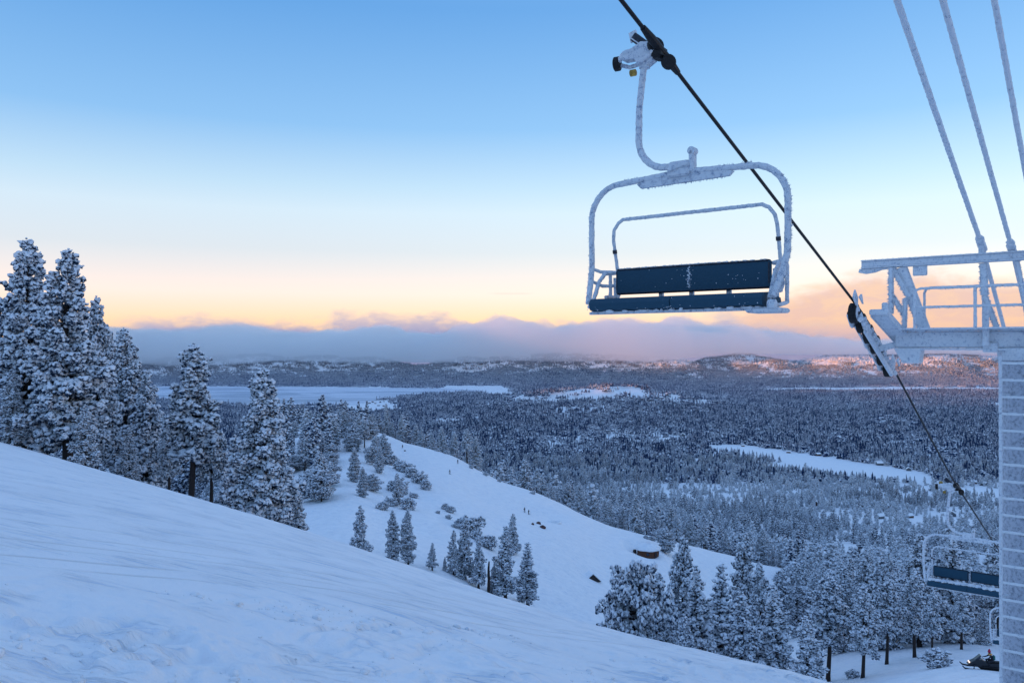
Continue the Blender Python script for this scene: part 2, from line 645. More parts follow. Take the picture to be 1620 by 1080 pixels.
def pchip(xk, yk, x):
    xk, yk = np.asarray(xk, float), np.asarray(yk, float)
    h = np.diff(xk)
    dl = np.diff(yk) / h
    m = np.zeros(len(xk))
    for i in range(1, len(xk) - 1):
        if dl[i - 1] * dl[i] > 0:
            w1, w2 = 2 * h[i] + h[i - 1], h[i] + 2 * h[i - 1]
            m[i] = (w1 + w2) / (w1 / dl[i - 1] + w2 / dl[i])
    m[0], m[-1] = dl[0], dl[-1]
    x = np.clip(x, xk[0], xk[-1])
    i = np.clip(np.searchsorted(xk, x) - 1, 0, len(xk) - 2)
    t = (x - xk[i]) / h[i]
    t2, t3 = t * t, t * t * t
    return (yk[i] * (2 * t3 - 3 * t2 + 1) + h[i] * m[i] * (t3 - 2 * t2 + t)
            + yk[i + 1] * (-2 * t3 + 3 * t2) + h[i] * m[i + 1] * (t3 - t2))


# height of the mountainside and the bowl along bearings (bearing named by its column in the photograph):
# (distance ahead, height)
BEAR = {
    -150: [(100, -13), (200, -32), (350, -62), (700, -125), (1500, -243), (1900, -250)],
    0: [(100, -13), (200, -33), (350, -62), (700, -125), (1500, -243), (1900, -250)],
    300: [(100, -22), (160, -40), (250, -55), (400, -72), (800, -140), (1500, -244), (1900, -250)],
    450: [(90, -25), (140, -37), (200, -43), (280, -46), (360, -45), (430, -46), (520, -60), (900, -145), (1500, -246), (1900, -250)],
    550: [(80, -25), (130, -36), (180, -40.5), (250, -43), (330, -43.5), (410, -44), (470, -50), (560, -70), (900, -150), (1500, -248), (1900, -250)],
    600: [(75, -25), (130, -37.5), (170, -41.5), (240, -45), (320, -46), (410, -46.5), (450, -49.5), (520, -66), (900, -152), (1500, -248), (1900, -250)],
    700: [(70, -26), (130, -41), (175, -45.5), (240, -49), (310, -50.5), (370, -50.5), (410, -57), (500, -80), (900, -162), (1500, -248), (1900, -250)],
    800: [(65, -26), (130, -47), (180, -53), (240, -56), (300, -57.5), (345, -59), (385, -68), (450, -87), (600, -118), (900, -172), (1500, -249), (1900, -250)],
    900: [(60, -26), (130, -51), (170, -58), (220, -62), (270, -64), (315, -65.5), (335, -67), (380, -80), (450, -98), (600, -131), (900, -180), (1500, -249), (1900, -250)],
    960: [(55, -25), (130, -53), (160, -59.5), (200, -65.5), (250, -69.5), (300, -71.5), (325, -72.5), (345, -77), (400, -93), (600, -140), (900, -186), (1500, -250), (1900, -250)],
    1025: [(52, -25), (100, -43), (130, -55), (170, -66), (220, -72), (260, -74), (290, -75), (318, -76), (340, -80), (400, -97), (600, -147), (900, -193), (1500, -250), (1900, -250)],
    1100: [(48, -24), (100, -45), (150, -64), (200, -75), (250, -80), (285, -82), (320, -83.5), (345, -87), (380, -99), (600, -152), (900, -199), (1500, -250), (1900, -250)],
    1240: [(45, -24), (60, -30), (100, -42), (140, -54), (200, -72), (250, -85), (300, -92), (330, -94.5), (350, -98), (400, -113), (600, -162), (900, -207), (1500, -250), (1900, -250)],
    1400: [(40, -21), (70, -30), (90, -36.5), (120, -44), (170, -57), (250, -80), (330, -103), (450, -132), (600, -165), (900, -208), (1500, -250), (1900, -250)],
    1550: [(40, -20), (60, -25.5), (75, -30.3), (100, -38), (120, -43), (170, -60), (250, -85), (330, -106), (450, -135), (600, -168), (900, -210), (1500, -250), (1900, -250)],
    1800: [(40, -21), (60, -27), (75, -32), (100, -40), (120, -46), (170, -62), (250, -88), (330, -110), (450, -140), (600, -172), (900, -212), (1500, -250), (1900, -250)],
}
LR = np.linspace(math.log(35.0), math.log(2300.0), 300)
AZ_K = np.array([math.atan((px - 810) / F) for px in sorted(BEAR)])
_rows = []
for px in sorted(BEAR):
    a = math.atan((px - 810) / F)
    dk = np.array([math.log(e[0] / math.cos(a)) for e in BEAR[px]])
    zk = np.array([e[1] for e in BEAR[px]], float)
    _rows.append(pchip(dk, zk, LR))
_rows = np.array(_rows)
AZF = np.linspace(AZ_K[0], AZ_K[-1], 260)
TAB = np.array([pchip(AZ_K, _rows[:, k], AZF) for k in range(len(LR))]).T      # az x lr
for _ in range(3):
    TAB[1:-1] = (TAB[:-2] + 2 * TAB[1:-1] + TAB[2:]) / 4

DS = (0.689, 0.725)           # straight down the near slope


def near_slope(x, y):
    s = DS[0] * x + DS[1] * y
    sp = np.clip(s, 0, 70)
    down = -1.7 - 0.284 * sp - 0.00272 * sp * sp - np.maximum(s - 70, 0) * 0.55
    up = -1.7 + 38 * (1 - np.exp(0.284 * np.minimum(s, 0) / 38))
    yy = np.maximum(y, 1e-3)
    dip = 0.015 * np.clip(y, 0, 40) * np.exp(-((x / yy - 0.06) / 0.22) ** 2) * (y > 0)
    return np.where(s > 0, down, up) - dip


def in_poly(x, y, poly):
    ins = np.zeros(np.shape(x), bool)
    n = len(poly)
    for i in range(n):
        x1, y1 = poly[i]
        x2, y2 = poly[(i + 1) % n]
        c = ((y1 > y) != (y2 > y)) & (x < (x2 - x1) * (y - y1) / (y2 - y1 + 1e-9) + x1)
        ins ^= c
    return ins


VALLEY = -250.0


def on_valley(pts, h=VALLEY):
    """Points of the valley floor seen at these columns and rows."""
    out = []
    for (px, py) in pts:
        d = -h * F / (py - HOR)
        out.append(((px - 810) / F * d, d))
    return out


LAKE = on_valley([(-260, 611), (200, 610.5), (450, 611), (700, 613.5), (775, 618), (700, 622), (640, 626), (600, 632), (560, 640), (480, 641), (430, 649), (300, 632), (-260, 640)])
FIELD_L = on_valley([(528, 641), (618, 631), (642, 650), (556, 654)])
MEADOW = on_valley([(1112, 705), (1180, 704), (1300, 721), (1470, 747), (1478, 765), (1380, 761), (1300, 750), (1240, 743), (1205, 738), (1230, 729), (1180, 719), (1130, 715)])
FLATS_R = on_valley([(1120, 612.5), (1190, 614.5), (1300, 613.5), (1420, 612.5), (1700, 613), (1700, 619), (1480, 617), (1400, 618.5), (1300, 618), (1220, 617.5), (1140, 615)])
FIELD_R = on_valley([(1480, 770), (1600, 776), (1600, 788), (1490, 782)])
FIELD_C = on_valley([(700, 609.5), (800, 610), (815, 624), (770, 625), (760, 619), (700, 616)])
TOWN = on_valley([(585, 630), (690, 626), (715, 640), (690, 652), (655, 652), (640, 640)])

KNX, KNY = 366.0, 3150.0


def terrain(x, y):
    x, y = np.asarray(x, float), np.asarray(y, float)
    r = np.hypot(x, y) + 1e-6
    az = np.arctan2(x, y)
    s = DS[0] * x + DS[1] * y
    ns = near_slope(x, y)
    ai = np.clip((az - AZF[0]) / (AZF[1] - AZF[0]), 0, len(AZF) - 1.001)
    li = np.clip((np.log(r) - LR[0]) / (LR[1] - LR[0]), 0, len(LR) - 1.001)
    i, j = ai.astype(int), li.astype(int)
    fa, fl = ai - i, li - j
    tb = (TAB[i, j] * (1 - fa) + TAB[i + 1, j] * fa) * (1 - fl) + (TAB[i, j + 1] * (1 - fa) + TAB[i + 1, j + 1] * fa) * fl
    w = np.maximum(sstep(s, 32, 60), sstep(r, 400, 1300))
    front = ns * (1 - w) + tb * w
    side = sstep(np.abs(az), R(62), R(88))
    z = front * (1 - side) + np.maximum(ns, VALLEY) * side
    # rolling ground past the near slope
    z = z + sstep(r, 90, 200) * (1 - sstep(r, 1300, 1900)) * (fbm(x / 42.0, y / 42.0, 4, 3) * 2.6)
    # valley and the hills across it
    far = sstep(r, 1500, 2300) * (1 - sstep(az, R(64), R(80))) * (1 - sstep(-az, R(76), R(88)))
    kn = 78 * np.exp(-((x - KNX) / 420) ** 2 - ((y - KNY) / 230) ** 2) * (1 + 0.5 * fbm(x / 150., y / 150., 3, 9))
    yb = 5100 + 300 * fbm(x / 1400.0, y * 0 + 0.3, 3, 21)
    up = sstep(y, yb - 60, yb + 850)
    rid = 1 - 2 * np.abs(fbm(x / 620.0, y / 900.0, 4, 31))
    hills = up * (118 + 40 * sstep(x, 300, 1600) + 95 * (rid - 0.55) + 54 * fbm(x / 330.0, y / 400.0, 3, 41)) - 240 * sstep(y, yb + 1000, yb + 2300)
    # shoulder that rises out of the haze at the right
    hills = hills + 55 * np.exp(-((x - 3150) / 330) ** 2 - ((y - 6000) / 420) ** 2)
    p = 0.85 * x + 0.53 * y
    t = -0.53 * x + 0.85 * y
    shade_crest = np.interp(t, [1500, 2050, 2600, 3150, 4200, 4900, 6600], [285, 215, 175, 288, 292, 500, 560])  # unseen ridge on the left, added and shaped to shade valley and cloud
    ridge = shade_crest * np.exp(-((p + 900) / 330) ** 2) * sstep(t, 300, 900) * (1 + 0.05 * fbm(t / 600.0, p / 600.0, 3, 51))  # the added unseen ridge, there for its shade
    z = z + far * (kn + np.maximum(hills, 0) + ridge + 4 * fbm(x / 300.0, y / 300.0, 3, 61))
    fl_ = np.exp(-(((x - 48.4) ** 2 + (y - 286.0) ** 2) / 64.0) ** 2)
    z = z * (1 - fl_) - 75.2 * fl_
    lk = in_poly(x, y, LAKE)
    z = np.where(lk, VALLEY - 2.5, z)
    return z


def ground(x, y):
    return float(terrain(np.array([x]), np.array([y]))[0])


def at(px, d):
    """Point on the ground on the bearing of column px, d ahead."""
    x = (px - 810) / F * d
    return Vector((x, d, ground(x, d)))


def P(px, py, d):
    return Vector(((px - 810) / F * d, d, (HOR - py) / F * d))


def snow_detail(x, y):
    """Wind crust, clods and ski tracks of the near slope."""
    r = np.hypot(x, y)
    s = DS[0] * x + DS[1] * y
    l = -DS[1] * x + DS[0] * y
    near = 1 - sstep(r, 16, 40)
    d = 0.09 * fbm(x / 3.1, y / 3.1, 3, 71) * (1 - sstep(r, 60, 120))
    # chopped, wind-scoured crust below the tracks
    chop = (1 - sstep(l + 0.6 * fbm(s / 2.0, l * 0 + .5, 2, 72), 8.4, 10.2)) * near
    ang = 0.5
    a = s * math.cos(ang) + l * math.sin(ang)
    b = -s * math.sin(ang) + l * math.cos(ang)
    mask = sstep(fbm(x / 1.6, y / 1.6, 2, 74), -0.12, 0.22)
    sas = fbm(a / 0.95 + 0.4 * fbm(x / .8, y / .8, 2, 70), b / 0.20, 2, 73)
    d = d - chop * mask * 0.075 * sstep(sas, 0.0, 0.38)
    mask2 = sstep(fbm(x / 2.1 + 9, y / 2.1, 2, 76), -0.02, 0.3)
    lump = fbm(x / 0.24, y / 0.24, 2, 75)
    d = d + chop * mask2 * 0.075 * sstep(lump, 0.0, 0.5)
    d = d + chop * 0.10 * fbm(x / 0.9, y / 0.9, 3, 77, 0.45)
    d = d + chop * 0.016 * fbm(x / 0.11, y / 0.11, 2, 66)
    # wind drift lip of the edge
    d = d + 0.05 * fbm(x / 0.9, y / 0.9, 3, 88) * sstep(r, 12, 25) * (1 - sstep(r, 60, 110)) * sstep(np.abs(s - 25), 14, 2)
    return d


def polar_sheet(azs, rs, detail):
    A, Rr = np.meshgrid(azs, rs, indexing='ij')
    X, Y = np.sin(A) * Rr, np.cos(A) * Rr
    Z = terrain(X, Y)
    if detail:
        Z = Z + snow_detail(X, Y)
    na, nr = A.shape
    v = np.stack([X.ravel(), Y.ravel(), Z.ravel()], 1)
    idx = np.arange(na * nr).reshape(na, nr)
    q = np.stack([idx[:-1, :-1], idx[1:, :-1], idx[1:, 1:], idx[:-1, 1:]], -1)[:, :, ::-1].reshape(-1, 4)
    return v, q


def build_ground():
    rs = np.concatenate([np.exp(np.arange(math.log(2.6), math.log(6), 0.006)), np.exp(np.arange(math.log(6), math.log(20), 0.0032)), np.exp(np.arange(math.log(20), math.log(30), 0.0064)), np.exp(np.arange(math.log(30), math.log(130), 0.012)),
                         np.exp(np.arange(math.log(130), math.log(9300), 0.022))])
    azs = np.concatenate([np.linspace(-70, -37, 34)[:-1], np.linspace(-37, 37, 520), np.linspace(37, 70, 34)[1:]])
    v, q = polar_sheet(np.radians(azs), rs, True)
    me = np_mesh("snow_slope", v, q.ravel(), np.full(len(q), 4), M['snow'], True)
    tag(link(bpy.data.objects.new("snow_ground", me)), kind='structure')
    # the mountainside behind and beside the camera
    rs2 = np.concatenate([[0.0], np.exp(np.linspace(math.log(2.6), math.log(3200), 80))])
    az2 = np.linspace(70, 290, 90)
    v, q = polar_sheet(np.radians(az2), rs2, False)
    me = np_mesh("upper_slope", v, q.ravel(), np.full(len(q), 4), M['snow'], True)
    tag(link(bpy.data.objects.new("upper_mountainside", me)), kind='structure')
    # ground under the photographer
    az3 = np.linspace(-70, 70, 30)
    v, q = polar_sheet(np.radians(az3), np.array([0.0, 1.3, 2.6]), True)
    me = np_mesh("near_ground", v, q.ravel(), np.full(len(q), 4), M['snow'], True)
    tag(link(bpy.data.objects.new("snow_ground", me)), kind='structure')
    # frozen lake
    m = MB()
    m.add([(x, y, VALLEY - 0.6) for x, y in LAKE], [tuple(range(len(LAKE)))])
    tag(m.build("lake", M['ice']), kind='structure')


build_ground()


# ------------------------------------------------------------------ mist and cloud
def volume_mat(name, col, dens, g):
    m = bpy.data.materials.new(name)
    m.use_nodes = True
    t = NT(m.node_tree)
    v = t.n('ShaderNodeVolumePrincipled')
    v.inputs['Color'].default_value = (*col, 1)
    v.inputs['Density'].default_value = dens
    v.inputs['Anisotropy'].default_value = g
    o = t.n('ShaderNodeOutputMaterial')
    t.link(v.outputs[0], o.inputs['Volume'])
    return m


def build_cloud():
    # thin mist lying on the hills under the cloud
    mb = MB()
    mb.box((0, 5350, -199), (12400, 6300, 106))
    tag(mb.build("mist", volume_mat("thin_mist", (0.78, 0.83, 1.0), 6.0e-5, 0.3)), kind='stuff')
    # low cloud bank draped along the far ridge
    nx, ny = 300, 46
    U, Vv = np.meshgrid(np.linspace(0, 1, nx), np.linspace(0, 1, ny), indexing='ij')
    X = -3350 + U * 7300
    Y = 5330 + Vv * 2700 + 160 * fbm(X / 900.0, Vv * 0 + 3.3, 3, 161)
    edge = np.minimum(np.minimum(U, 1 - U) * 9, np.minimum(Vv * 8, (1 - Vv) * 5))
    env = np.sqrt(np.clip(1 - (1 - np.clip(edge, 0, 1)) ** 2, 0, 1))
    tall = 205 + 30 * np.cos(U * 9) - 60 * sstep(U, .62, .85)
    n = fbm(X / 760.0, Y / 2600.0, 5, 162, 0.6)
    ZT = -98 + env * np.maximum(30, tall + 150 * n + 70 * np.abs(fbm(X / 190.0, Y / 260.0, 3, 163)))
    ZB = -112 + 54 * sstep(U, .52, .68) - env * (4 + 50 * (fbm(X / 520.0, Y / 520.0, 4, 164) + .25) * (1 - .6 * sstep(U, .55, .7)))
    ZT = np.where(env <= 0, -99, ZT)
    ZB = np.where(env <= 0, -99, ZB)
    nv = nx * ny
    v = np.concatenate([np.stack([X.ravel(), Y.ravel(), ZT.ravel()], 1), np.stack([X.ravel(), Y.ravel(), ZB.ravel()], 1)])
    idx = np.arange(nv).reshape(nx, ny)
    q = np.stack([idx[:-1, :-1], idx[1:, :-1], idx[1:, 1:], idx[:-1, 1:]], -1).reshape(-1, 4)
    rim = np.concatenate([idx[:, 0], idx[-1, 1:], idx[-2::-1, -1], idx[0, -2:0:-1]])
    r2 = np.roll(rim, -1)
    wall = np.stack([rim, rim + nv, r2 + nv, r2], 1)
    qs = np.concatenate([q, q[:, ::-1] + nv, wall])
    me = np_mesh("cloud_bank", v, qs.ravel(), np.full(len(qs), 4), volume_mat("cloud", (1.0, 0.984, 0.972), 0.0036, 0.35), True)
    tag(link(bpy.data.objects.new("cloud_bank", me)), kind='stuff')


build_cloud()

# ------------------------------------------------------------------ trees
IV1, IF1 = np.array(ICO1[0]), np.array(ICO1[1])


def tufts_mesh(name, C, S, mat, seed, flat=0.8):
    """Many jagged needle clumps: C centres, S sizes."""
    g = np.random.default_rng(seed)
    n = len(C)
    th = g.uniform(0, 2 * np.pi, n)
    V = IV1[None] * g.uniform(0.38, 1.7, (n, 12, 1))
    c, s = np.cos(th)[:, None], np.sin(th)[:, None]
    X = V[..., 0] * c - V[..., 1] * s
    Y = V[..., 0] * s + V[..., 1] * c
    st = g.uniform(0.8, 1.35, (n, 1))
    V = np.stack([X * st, Y / st, V[..., 2] * flat], -1) * S[:, None, None] + C[:, None, :]
    Fc = IF1[None] + (np.arange(n) * 12)[:, None, None]
    return np_mesh(name, V.reshape(-1, 3), Fc.reshape(-1), np.full(n * 20, 3), mat)


def make_tree(name, seed, H, base, Rmax, shape, nbr, tr, droop, mat, per=8.0, flat=0.95, side=0.28):
    rd = random.Random(seed)
    trunk = MB()
    bend = [rd.uniform(-.02, .02) * H for _ in range(2)]

    def axis(h):
        t = h / H
        return Vector((bend[0] * math.sin(t * 2.6), bend[1] * math.sin(t * 3.1 + .4) - bend[1] * math.sin(.4), h))
    r0 = 0.020 * H * (1.25 if shape == 'oak' else 1.0)
    hs = [-0.8, 0, .06 * H, .25 * H, .5 * H, .75 * H, .98 * H]
    rr = [r0 * 1.35, r0 * 1.25, r0, r0 * .85, r0 * .6, r0 * .33, r0 * .08]
    trunk.tube([axis(h) if h > 0 else Vector((0, 0, h)) for h in hs], rr, 8, 0.08)
    C, S = [], []
    lop = [rd.uniform(.8, 1.15) for _ in range(6)]
    for i in range(nbr):
        t = ((i + rd.random()) / nbr)
        h = H * (base + (0.985 - base) * t)
        az = i * 2.39996 + rd.uniform(-.5, .5)
        if shape == 'fir':
            L = Rmax * ((1 - t) ** 0.85 * .95 + .06)
        elif shape == 'pine':
            L = Rmax * (min(1, .62 + 1.4 * t) * (1 - t ** 1.7) ** 0.85 + .06)
        else:
            L = Rmax * (max(0.05, 1 - (2 * t - .85) ** 2)) ** .5
        L *= rd.uniform(.52, 1.2) * lop[int((az % 6.283) / 1.0472) % 6]
        d = Vector((math.cos(az), math.sin(az), 0))
        sd_ = Vector((-d.y, d.x, 0))
        e0 = rd.uniform(-.15, .3) + (.35 * t if shape != 'oak' else .6 * (t - .3))
        a = axis(h)
        pts = []
        for k in range(5):
            f = k / 4
            pts.append(a + d * L * f + Vector((0, 0, L * (e0 * f - droop * f * f + droop * .45 * f ** 4))) + sd_ * (L * .12 * math.sin(f * 3 + i)))
        if L > .5:
            trunk.tube(pts, [max(.012, .014 * L + .012 * (1 - t)) * q for q in (1.3, 1, .7, .45, .2)], 4)
        n = int(2 + L * per)
        for k in range(n):
            f = 0.24 + 0.80 * (1 - (rd.random() ** 1.5))
            j = min(3, int(f * 4))
            p = pts[j].lerp(pts[j + 1], min(1.15, f * 4 - j))
            wd = side * L * (.35 + f * .9) * (1.1 - .5 * f)
            p = p + sd_ * rd.uniform(-wd, wd) + Vector((0, 0, rd.uniform(-1.0, .6) * tr * 2))
            C.append(p)
            S.append(tr * rd.uniform(.55, 1.25) * (.82 if f > .85 else 1) * (1 - .35 * t))
        for k in range(3 if L > .6 else 1):
            C.append(pts[4] + d * rd.uniform(-.1, .25) + Vector((rd.uniform(-.15, .15), rd.uniform(-.15, .15), rd.uniform(-.1, .3))))
            S.append(tr * rd.uniform(.6, .95))
    for k in range(7):
        C.append(axis(H * (0.93 + 0.075 * k / 6)) + Vector((rd.uniform(-.12, .12), rd.uniform(-.12, .12), 0)))
        S.append(tr * (.75 - .06 * k))
    tm = trunk.mesh(name + "_trunk", M['bark'])
    cm = tufts_mesh(name + "_crown", np.array([tuple(p) for p in C]), np.array(S), mat, seed, flat)
    return tm, cm, H


V = {}
V['pineA'] = make_tree('pine', 101, 18.0, .05, 3.5, 'pine', 124, .26, .34, M['crown'], 19, 1.0)
V['pineB'] = make_tree('pine', 102, 18.0, .08, 3.3, 'pine', 118, .26, .38, M['crown'], 19, 1.0)
V['pineC'] = make_tree('pine', 103, 16.0, .30, 2.9, 'pine', 82, .26, .28, M['crown'], 19, 1.0)
V['pineD'] = make_tree('pine', 104, 16.0, .38, 3.0, 'pine', 76, .27, .40, M['crown_b'], 19, 1.0)
V['firA'] = make_tree('fir', 105, 14.0, .05, 2.7, 'fir', 110, .24, .34, M['crown'], 13)
V['firB'] = make_tree('fir', 106, 14.0, .12, 2.3, 'fir', 96, .24, .50, M['crown'], 14)
V['firC'] = make_tree('fir', 107, 12.0, .03, 3.0, 'fir', 116, .25, .20, M['crown_b'], 13)
V['oakA'] = make_tree('oak', 108, 8.0, .15, 4.0, 'oak', 80, .28, .12, M['crown_b'], 12, .9, .4)
V['oakB'] = make_tree('oak', 109, 8.5, .22, 3.4, 'oak', 66, .28, .10, M['crown_b'], 14, .9, .4)
V['shrub'] = make_tree('shrub', 110, 2.6, .02, 2.4, 'oak', 46, .27, .05, M['crown_b'], 9, .85, .45)
V['shrubB'] = make_tree('shrub', 111, 2.2, .02, 1.5, 'oak', 36, .22, .02, M['crown_b'], 11, .9, .45)
V['snag'] = None

N_TREES = [0]


def plant(kind, loc, height, label, group=None, name=None, wide=1.0, rz=None, cat=None):
    tm, cm, H = V[kind]
    s = height / H
    if name is None:
        name = {'p': 'pine_tree', 'f': 'fir_tree', 'o': 'oak_tree', 's': 'snowy_shrub'}[kind[0]]
    if cat is None:
        cat = {'s': 'shrub'}.get(kind[0], 'tree')
    r = thing(name, label, cat, loc, rz if rz is not None else random.uniform(0, 6.28), group, (s * wide, s * wide, s))
    t = bpy.data.objects.new("trunk", tm)
    link(t, r)
    c = bpy.data.objects.new("crown", cm)
    link(c, r)
    N_TREES[0] += 1
    return r


def plant_to(kind, px, d, top, label, **kw):
    """Tree standing d ahead on the bearing of column px, its tip as high as row top."""
    g = at(px, d)
    h = (HOR - top) / F * d - g.z
    return plant(kind, g, max(h, 1.0), label, **kw)


# the big pines at the left edge of the slope
plant_to('pineA', 42, 80, 378, "tallest snow-laden pine at the left edge, double-tipped against the sky", wide=.92, rz=.4)
plant_to('pineB', 108, 74, 396, "broad snow-laden pine standing right of the tallest pine, trunk showing at the snow", wide=1.0, rz=1.2)
plant_to('pineB', 150, 86, 470, "snowy pine tucked behind the right side of the broad pine", wide=.8, rz=3.0)
plant_to('pineA', 2, 92, 470, "dark snowy pine cut off by the left frame edge", wide=.9, rz=2.2)
plant_to('pineB', 196, 100, 520, "irregular frosted pine between the broad pine and the slender pine with the bare trunk", wide=.95, rz=4.4)
plant_to('firC', 232, 96, 590, "low bushy frosted tree in front of the irregular pine", wide=.8)
plant_to('pineC', 302, 86, 545, "slender snowy pine with a bare dark trunk against the cloud bank", wide=1.05, rz=.8)
plant_to('pineC', 268, 92, 655, "small pine with dark trunk just left of the slender pine", wide=.85, rz=2.0)
plant_to('pineD', 334, 88, 640, "small frosted pine just right of the slender pine", wide=.85, rz=5.0)
plant_to('pineA', 418, 82, 582, "large pale frosted pine farthest right on the near slope edge", wide=.98, rz=2.9)
plant_to('firC', 372, 104, 690, "pale frosted bushy tree left behind the large pale pine", wide=.9)
plant_to('firC', 452, 90, 735, "low frosted bush tree at the foot of the large pale pine", wide=.95)
plant_to('firB', 474, 86, 778, "small dark fir at the snow edge right of the large pale pine", wide=1.2)
plant_to('pineB', 70, 104, 500, "shaded snowy pine seen between the two tallest pines", wide=.9)
plant_to('firA', 20, 74, 585, "lower snowy fir in front of the tallest pine at the frame edge", wide=1.1)
plant_to('firA', 135, 72, 640, "young snow-laden fir at the foot of the broad pine", wide=1.2)
plant_to('firC', 205, 84, 680, "snow-covered young tree at the slope edge below the irregular pine", wide=.95)

# the loose row standing in the bowl
plant_to('firC', 570, 142, 800, "dense cone-shaped fir at the left end of the row in the bowl", wide=.8)
plant_to('pineA', 622, 150, 806, "left half of the broad snowy pine pair in the bowl", wide=.85)
plant_to('pineB', 646, 150, 804, "right half of the broad snowy pine pair in the bowl", wide=.9)
plant_to('firB', 684, 152, 858, "smallest narrow fir standing alone in the bowl row", wide=1.2)
plant_to('firA', 718, 156, 838, "short fir left in the clump of three in the bowl", wide=.9)
plant_to('firA', 736, 158, 814, "tallest pale fir in the clump of three in the bowl", wide=.95)
plant_to('firB', 757, 156, 848, "dark slender fir right in the clump of three in the bowl", wide=1.1)
plant_to('firC', 704, 156, 880, "low fir at the left foot of the clump of three", wide=.8)
plant_to('firB', 800, 160, 832, "tall fir beside the dead trunk in the bowl", wide=1.25)
plant_to('firC', 782, 160, 890, "low fir behind the dead trunk in the bowl", wide=.8)
plant_to('firA', 812, 212, 812, "farther fir showing above the tall fir beside the dead trunk", wide=1.0)
plant_to('firB', 835, 166, 858, "fir at the right end of the bowl row with bare trunk foot on open snow", wide=1.3)
plant_to('firA', 628, 228, 748, "grey frosted bush tree behind the snowy pine pair", wide=1.1)

# the stand below the slope edge
plant_to('oakB', 1008, 92, 897, "round-topped snow-clumped tree at the left end of the stand below the edge", wide=.62)
plant_to('pineA', 1040, 104, 905, "snowy pine right behind the round-topped tree", wide=.75)
plant_to('pineB', 1082, 120, 848, "tall frosted pine beside the open snow tongue, right of the log hut", wide=.72)
plant_to('firA', 1100, 104, 895, "dark snowy fir leaning over the round-topped tree's right neighbour", wide=1.0)
plant_to('firC', 1082, 86, 972, "low white fir tucked at the snow edge under the tall frosted pine", wide=.7)
plant_to('pineA', 1176, 124, 842, "tallest crown in the middle of the stand below the edge", wide=.72)
plant_to('pineB', 1200, 110, 890, "broad dark pine right of the tallest crown", wide=.85)
plant_to('firC', 1172, 88, 938, "bushy snow-clumped fir in front of the tallest crown", wide=.95)
plant_to('firA', 1222, 90, 925, "dark fir at the snow edge, right of the bushy fir", wide=1.1)
plant_to('firB', 1141, 112, 893, "narrow fir standing in the gap left of the tallest crown", wide=1.1)
plant_to('firA', 1273, 78, 975, "young snow-laden fir alone at the slope edge, right of the stand", wide=1.25)
plant_to('pineD', 1309, 92, 907, "flat-crowned pine with a thick bare dark trunk right of the young fir", wide=1.0)
plant_to('pineC', 1364, 88, 925, "frosted pine with a thin bare trunk right of the flat-crowned pine", wide=1.0)
plant_to('pineD', 1402, 96, 912, "frosted pine with bare trunk, middle of the grove above the snowmobile track", wide=.95)
plant_to('pineC', 1446, 98, 902, "tall frosted pine with bare trunk below the empty chair's left end", wide=1.0)
plant_to('pineD', 1474, 92, 935, "straight dark-trunked pine under the middle of the far empty chair", wide=.85)
plant_to('pineC', 1520, 102, 925, "leaning-trunk pine next to the ladder tower above the snowmobile", wide=1.0)
plant_to('firC', 1556, 108, 962, "bushy frosted tree half hidden by the ladder tower", wide=.9)

# hillside and forest trees that nothing tells apart
LBL_L = ("grey-blue frosted tree in the wood on the left side of the ski run", "frosted trees left of the ski run")
LBL_S = ("snow-dusted tree in the wood just beyond the ski run's far edge", "trees along the far edge of the ski run")
LBL_R = ("rime-covered tree in the dense wood below the lift, above the grove of bare trunks", "trees on the steep slope below the lift")


def d_edge(px):
    return float(np.interp(px, [560, 600, 700, 800, 900, 960, 1100, 1240], [470, 440, 385, 360, 334, 340, 345, 352]))


rd = random.Random(5)
spots = []


def far_enough(x, y, m):
    for (a, b) in spots:
        if (a - x) ** 2 + (b - y) ** 2 < m * m:
            return False
    return True


def scatter(n, pick, kinds, hts, lbl, mind, wide=(.85, 1.2)):
    k = tries = 0
    while k < n and tries < n * 60:
        tries += 1
        px, d = pick()
        x = (px - 810) / F * d
        if not far_enough(x, d, mind):
            continue
        spots.append((x, d))
        kd = rd.choice(kinds)
        plant(kd, at(px, d) - Vector((0, 0, .2)), rd.uniform(*hts) * (.62 if kd[0] == 'o' else 1), lbl[0], group=lbl[1], wide=rd.uniform(*wide), rz=rd.uniform(0, 6.28))
        k += 1


def pick_left():
    d = rd.uniform(215, 470)
    hi = float(np.interp(d, [215, 260, 320, 400, 470], [560, 600, 615, 588, 640]))
    return rd.uniform(330, hi), d


def pick_spur():
    px = rd.uniform(600, 1245)
    return px, d_edge(px) + 14 + abs(rd.gauss(0, 55))


def pick_right():
    while True:
        d = 108 + 230 * rd.random() ** 1.7
        px = rd.uniform(1235, 1610)
        if px < 1330 and d < 140:
            continue
        return px, d


scatter(96, pick_left, ['oakA', 'oakB', 'pineD', 'pineA', 'firC', 'oakA', 'oakB'], (8, 14), LBL_L, 4.6, (1.0, 1.35))
scatter(78, pick_spur, ['pineA', 'pineB', 'pineD', 'firA', 'firC', 'pineC'], (11, 19), LBL_S, 6.0)
scatter(100, pick_right, ['pineA', 'pineB', 'pineD', 'firA', 'firC', 'oakB', 'oakA'], (9, 16), LBL_R, 4.6, (.85, 1.1))
plant_to('oakA', 1052, 300, 838, "round rime-covered oak standing right behind the log hut", wide=1.0)
plant_to('oakB', 1042, 322, 836, "smaller rime-covered oak at the ski run's edge above the log hut", wide=1.0)

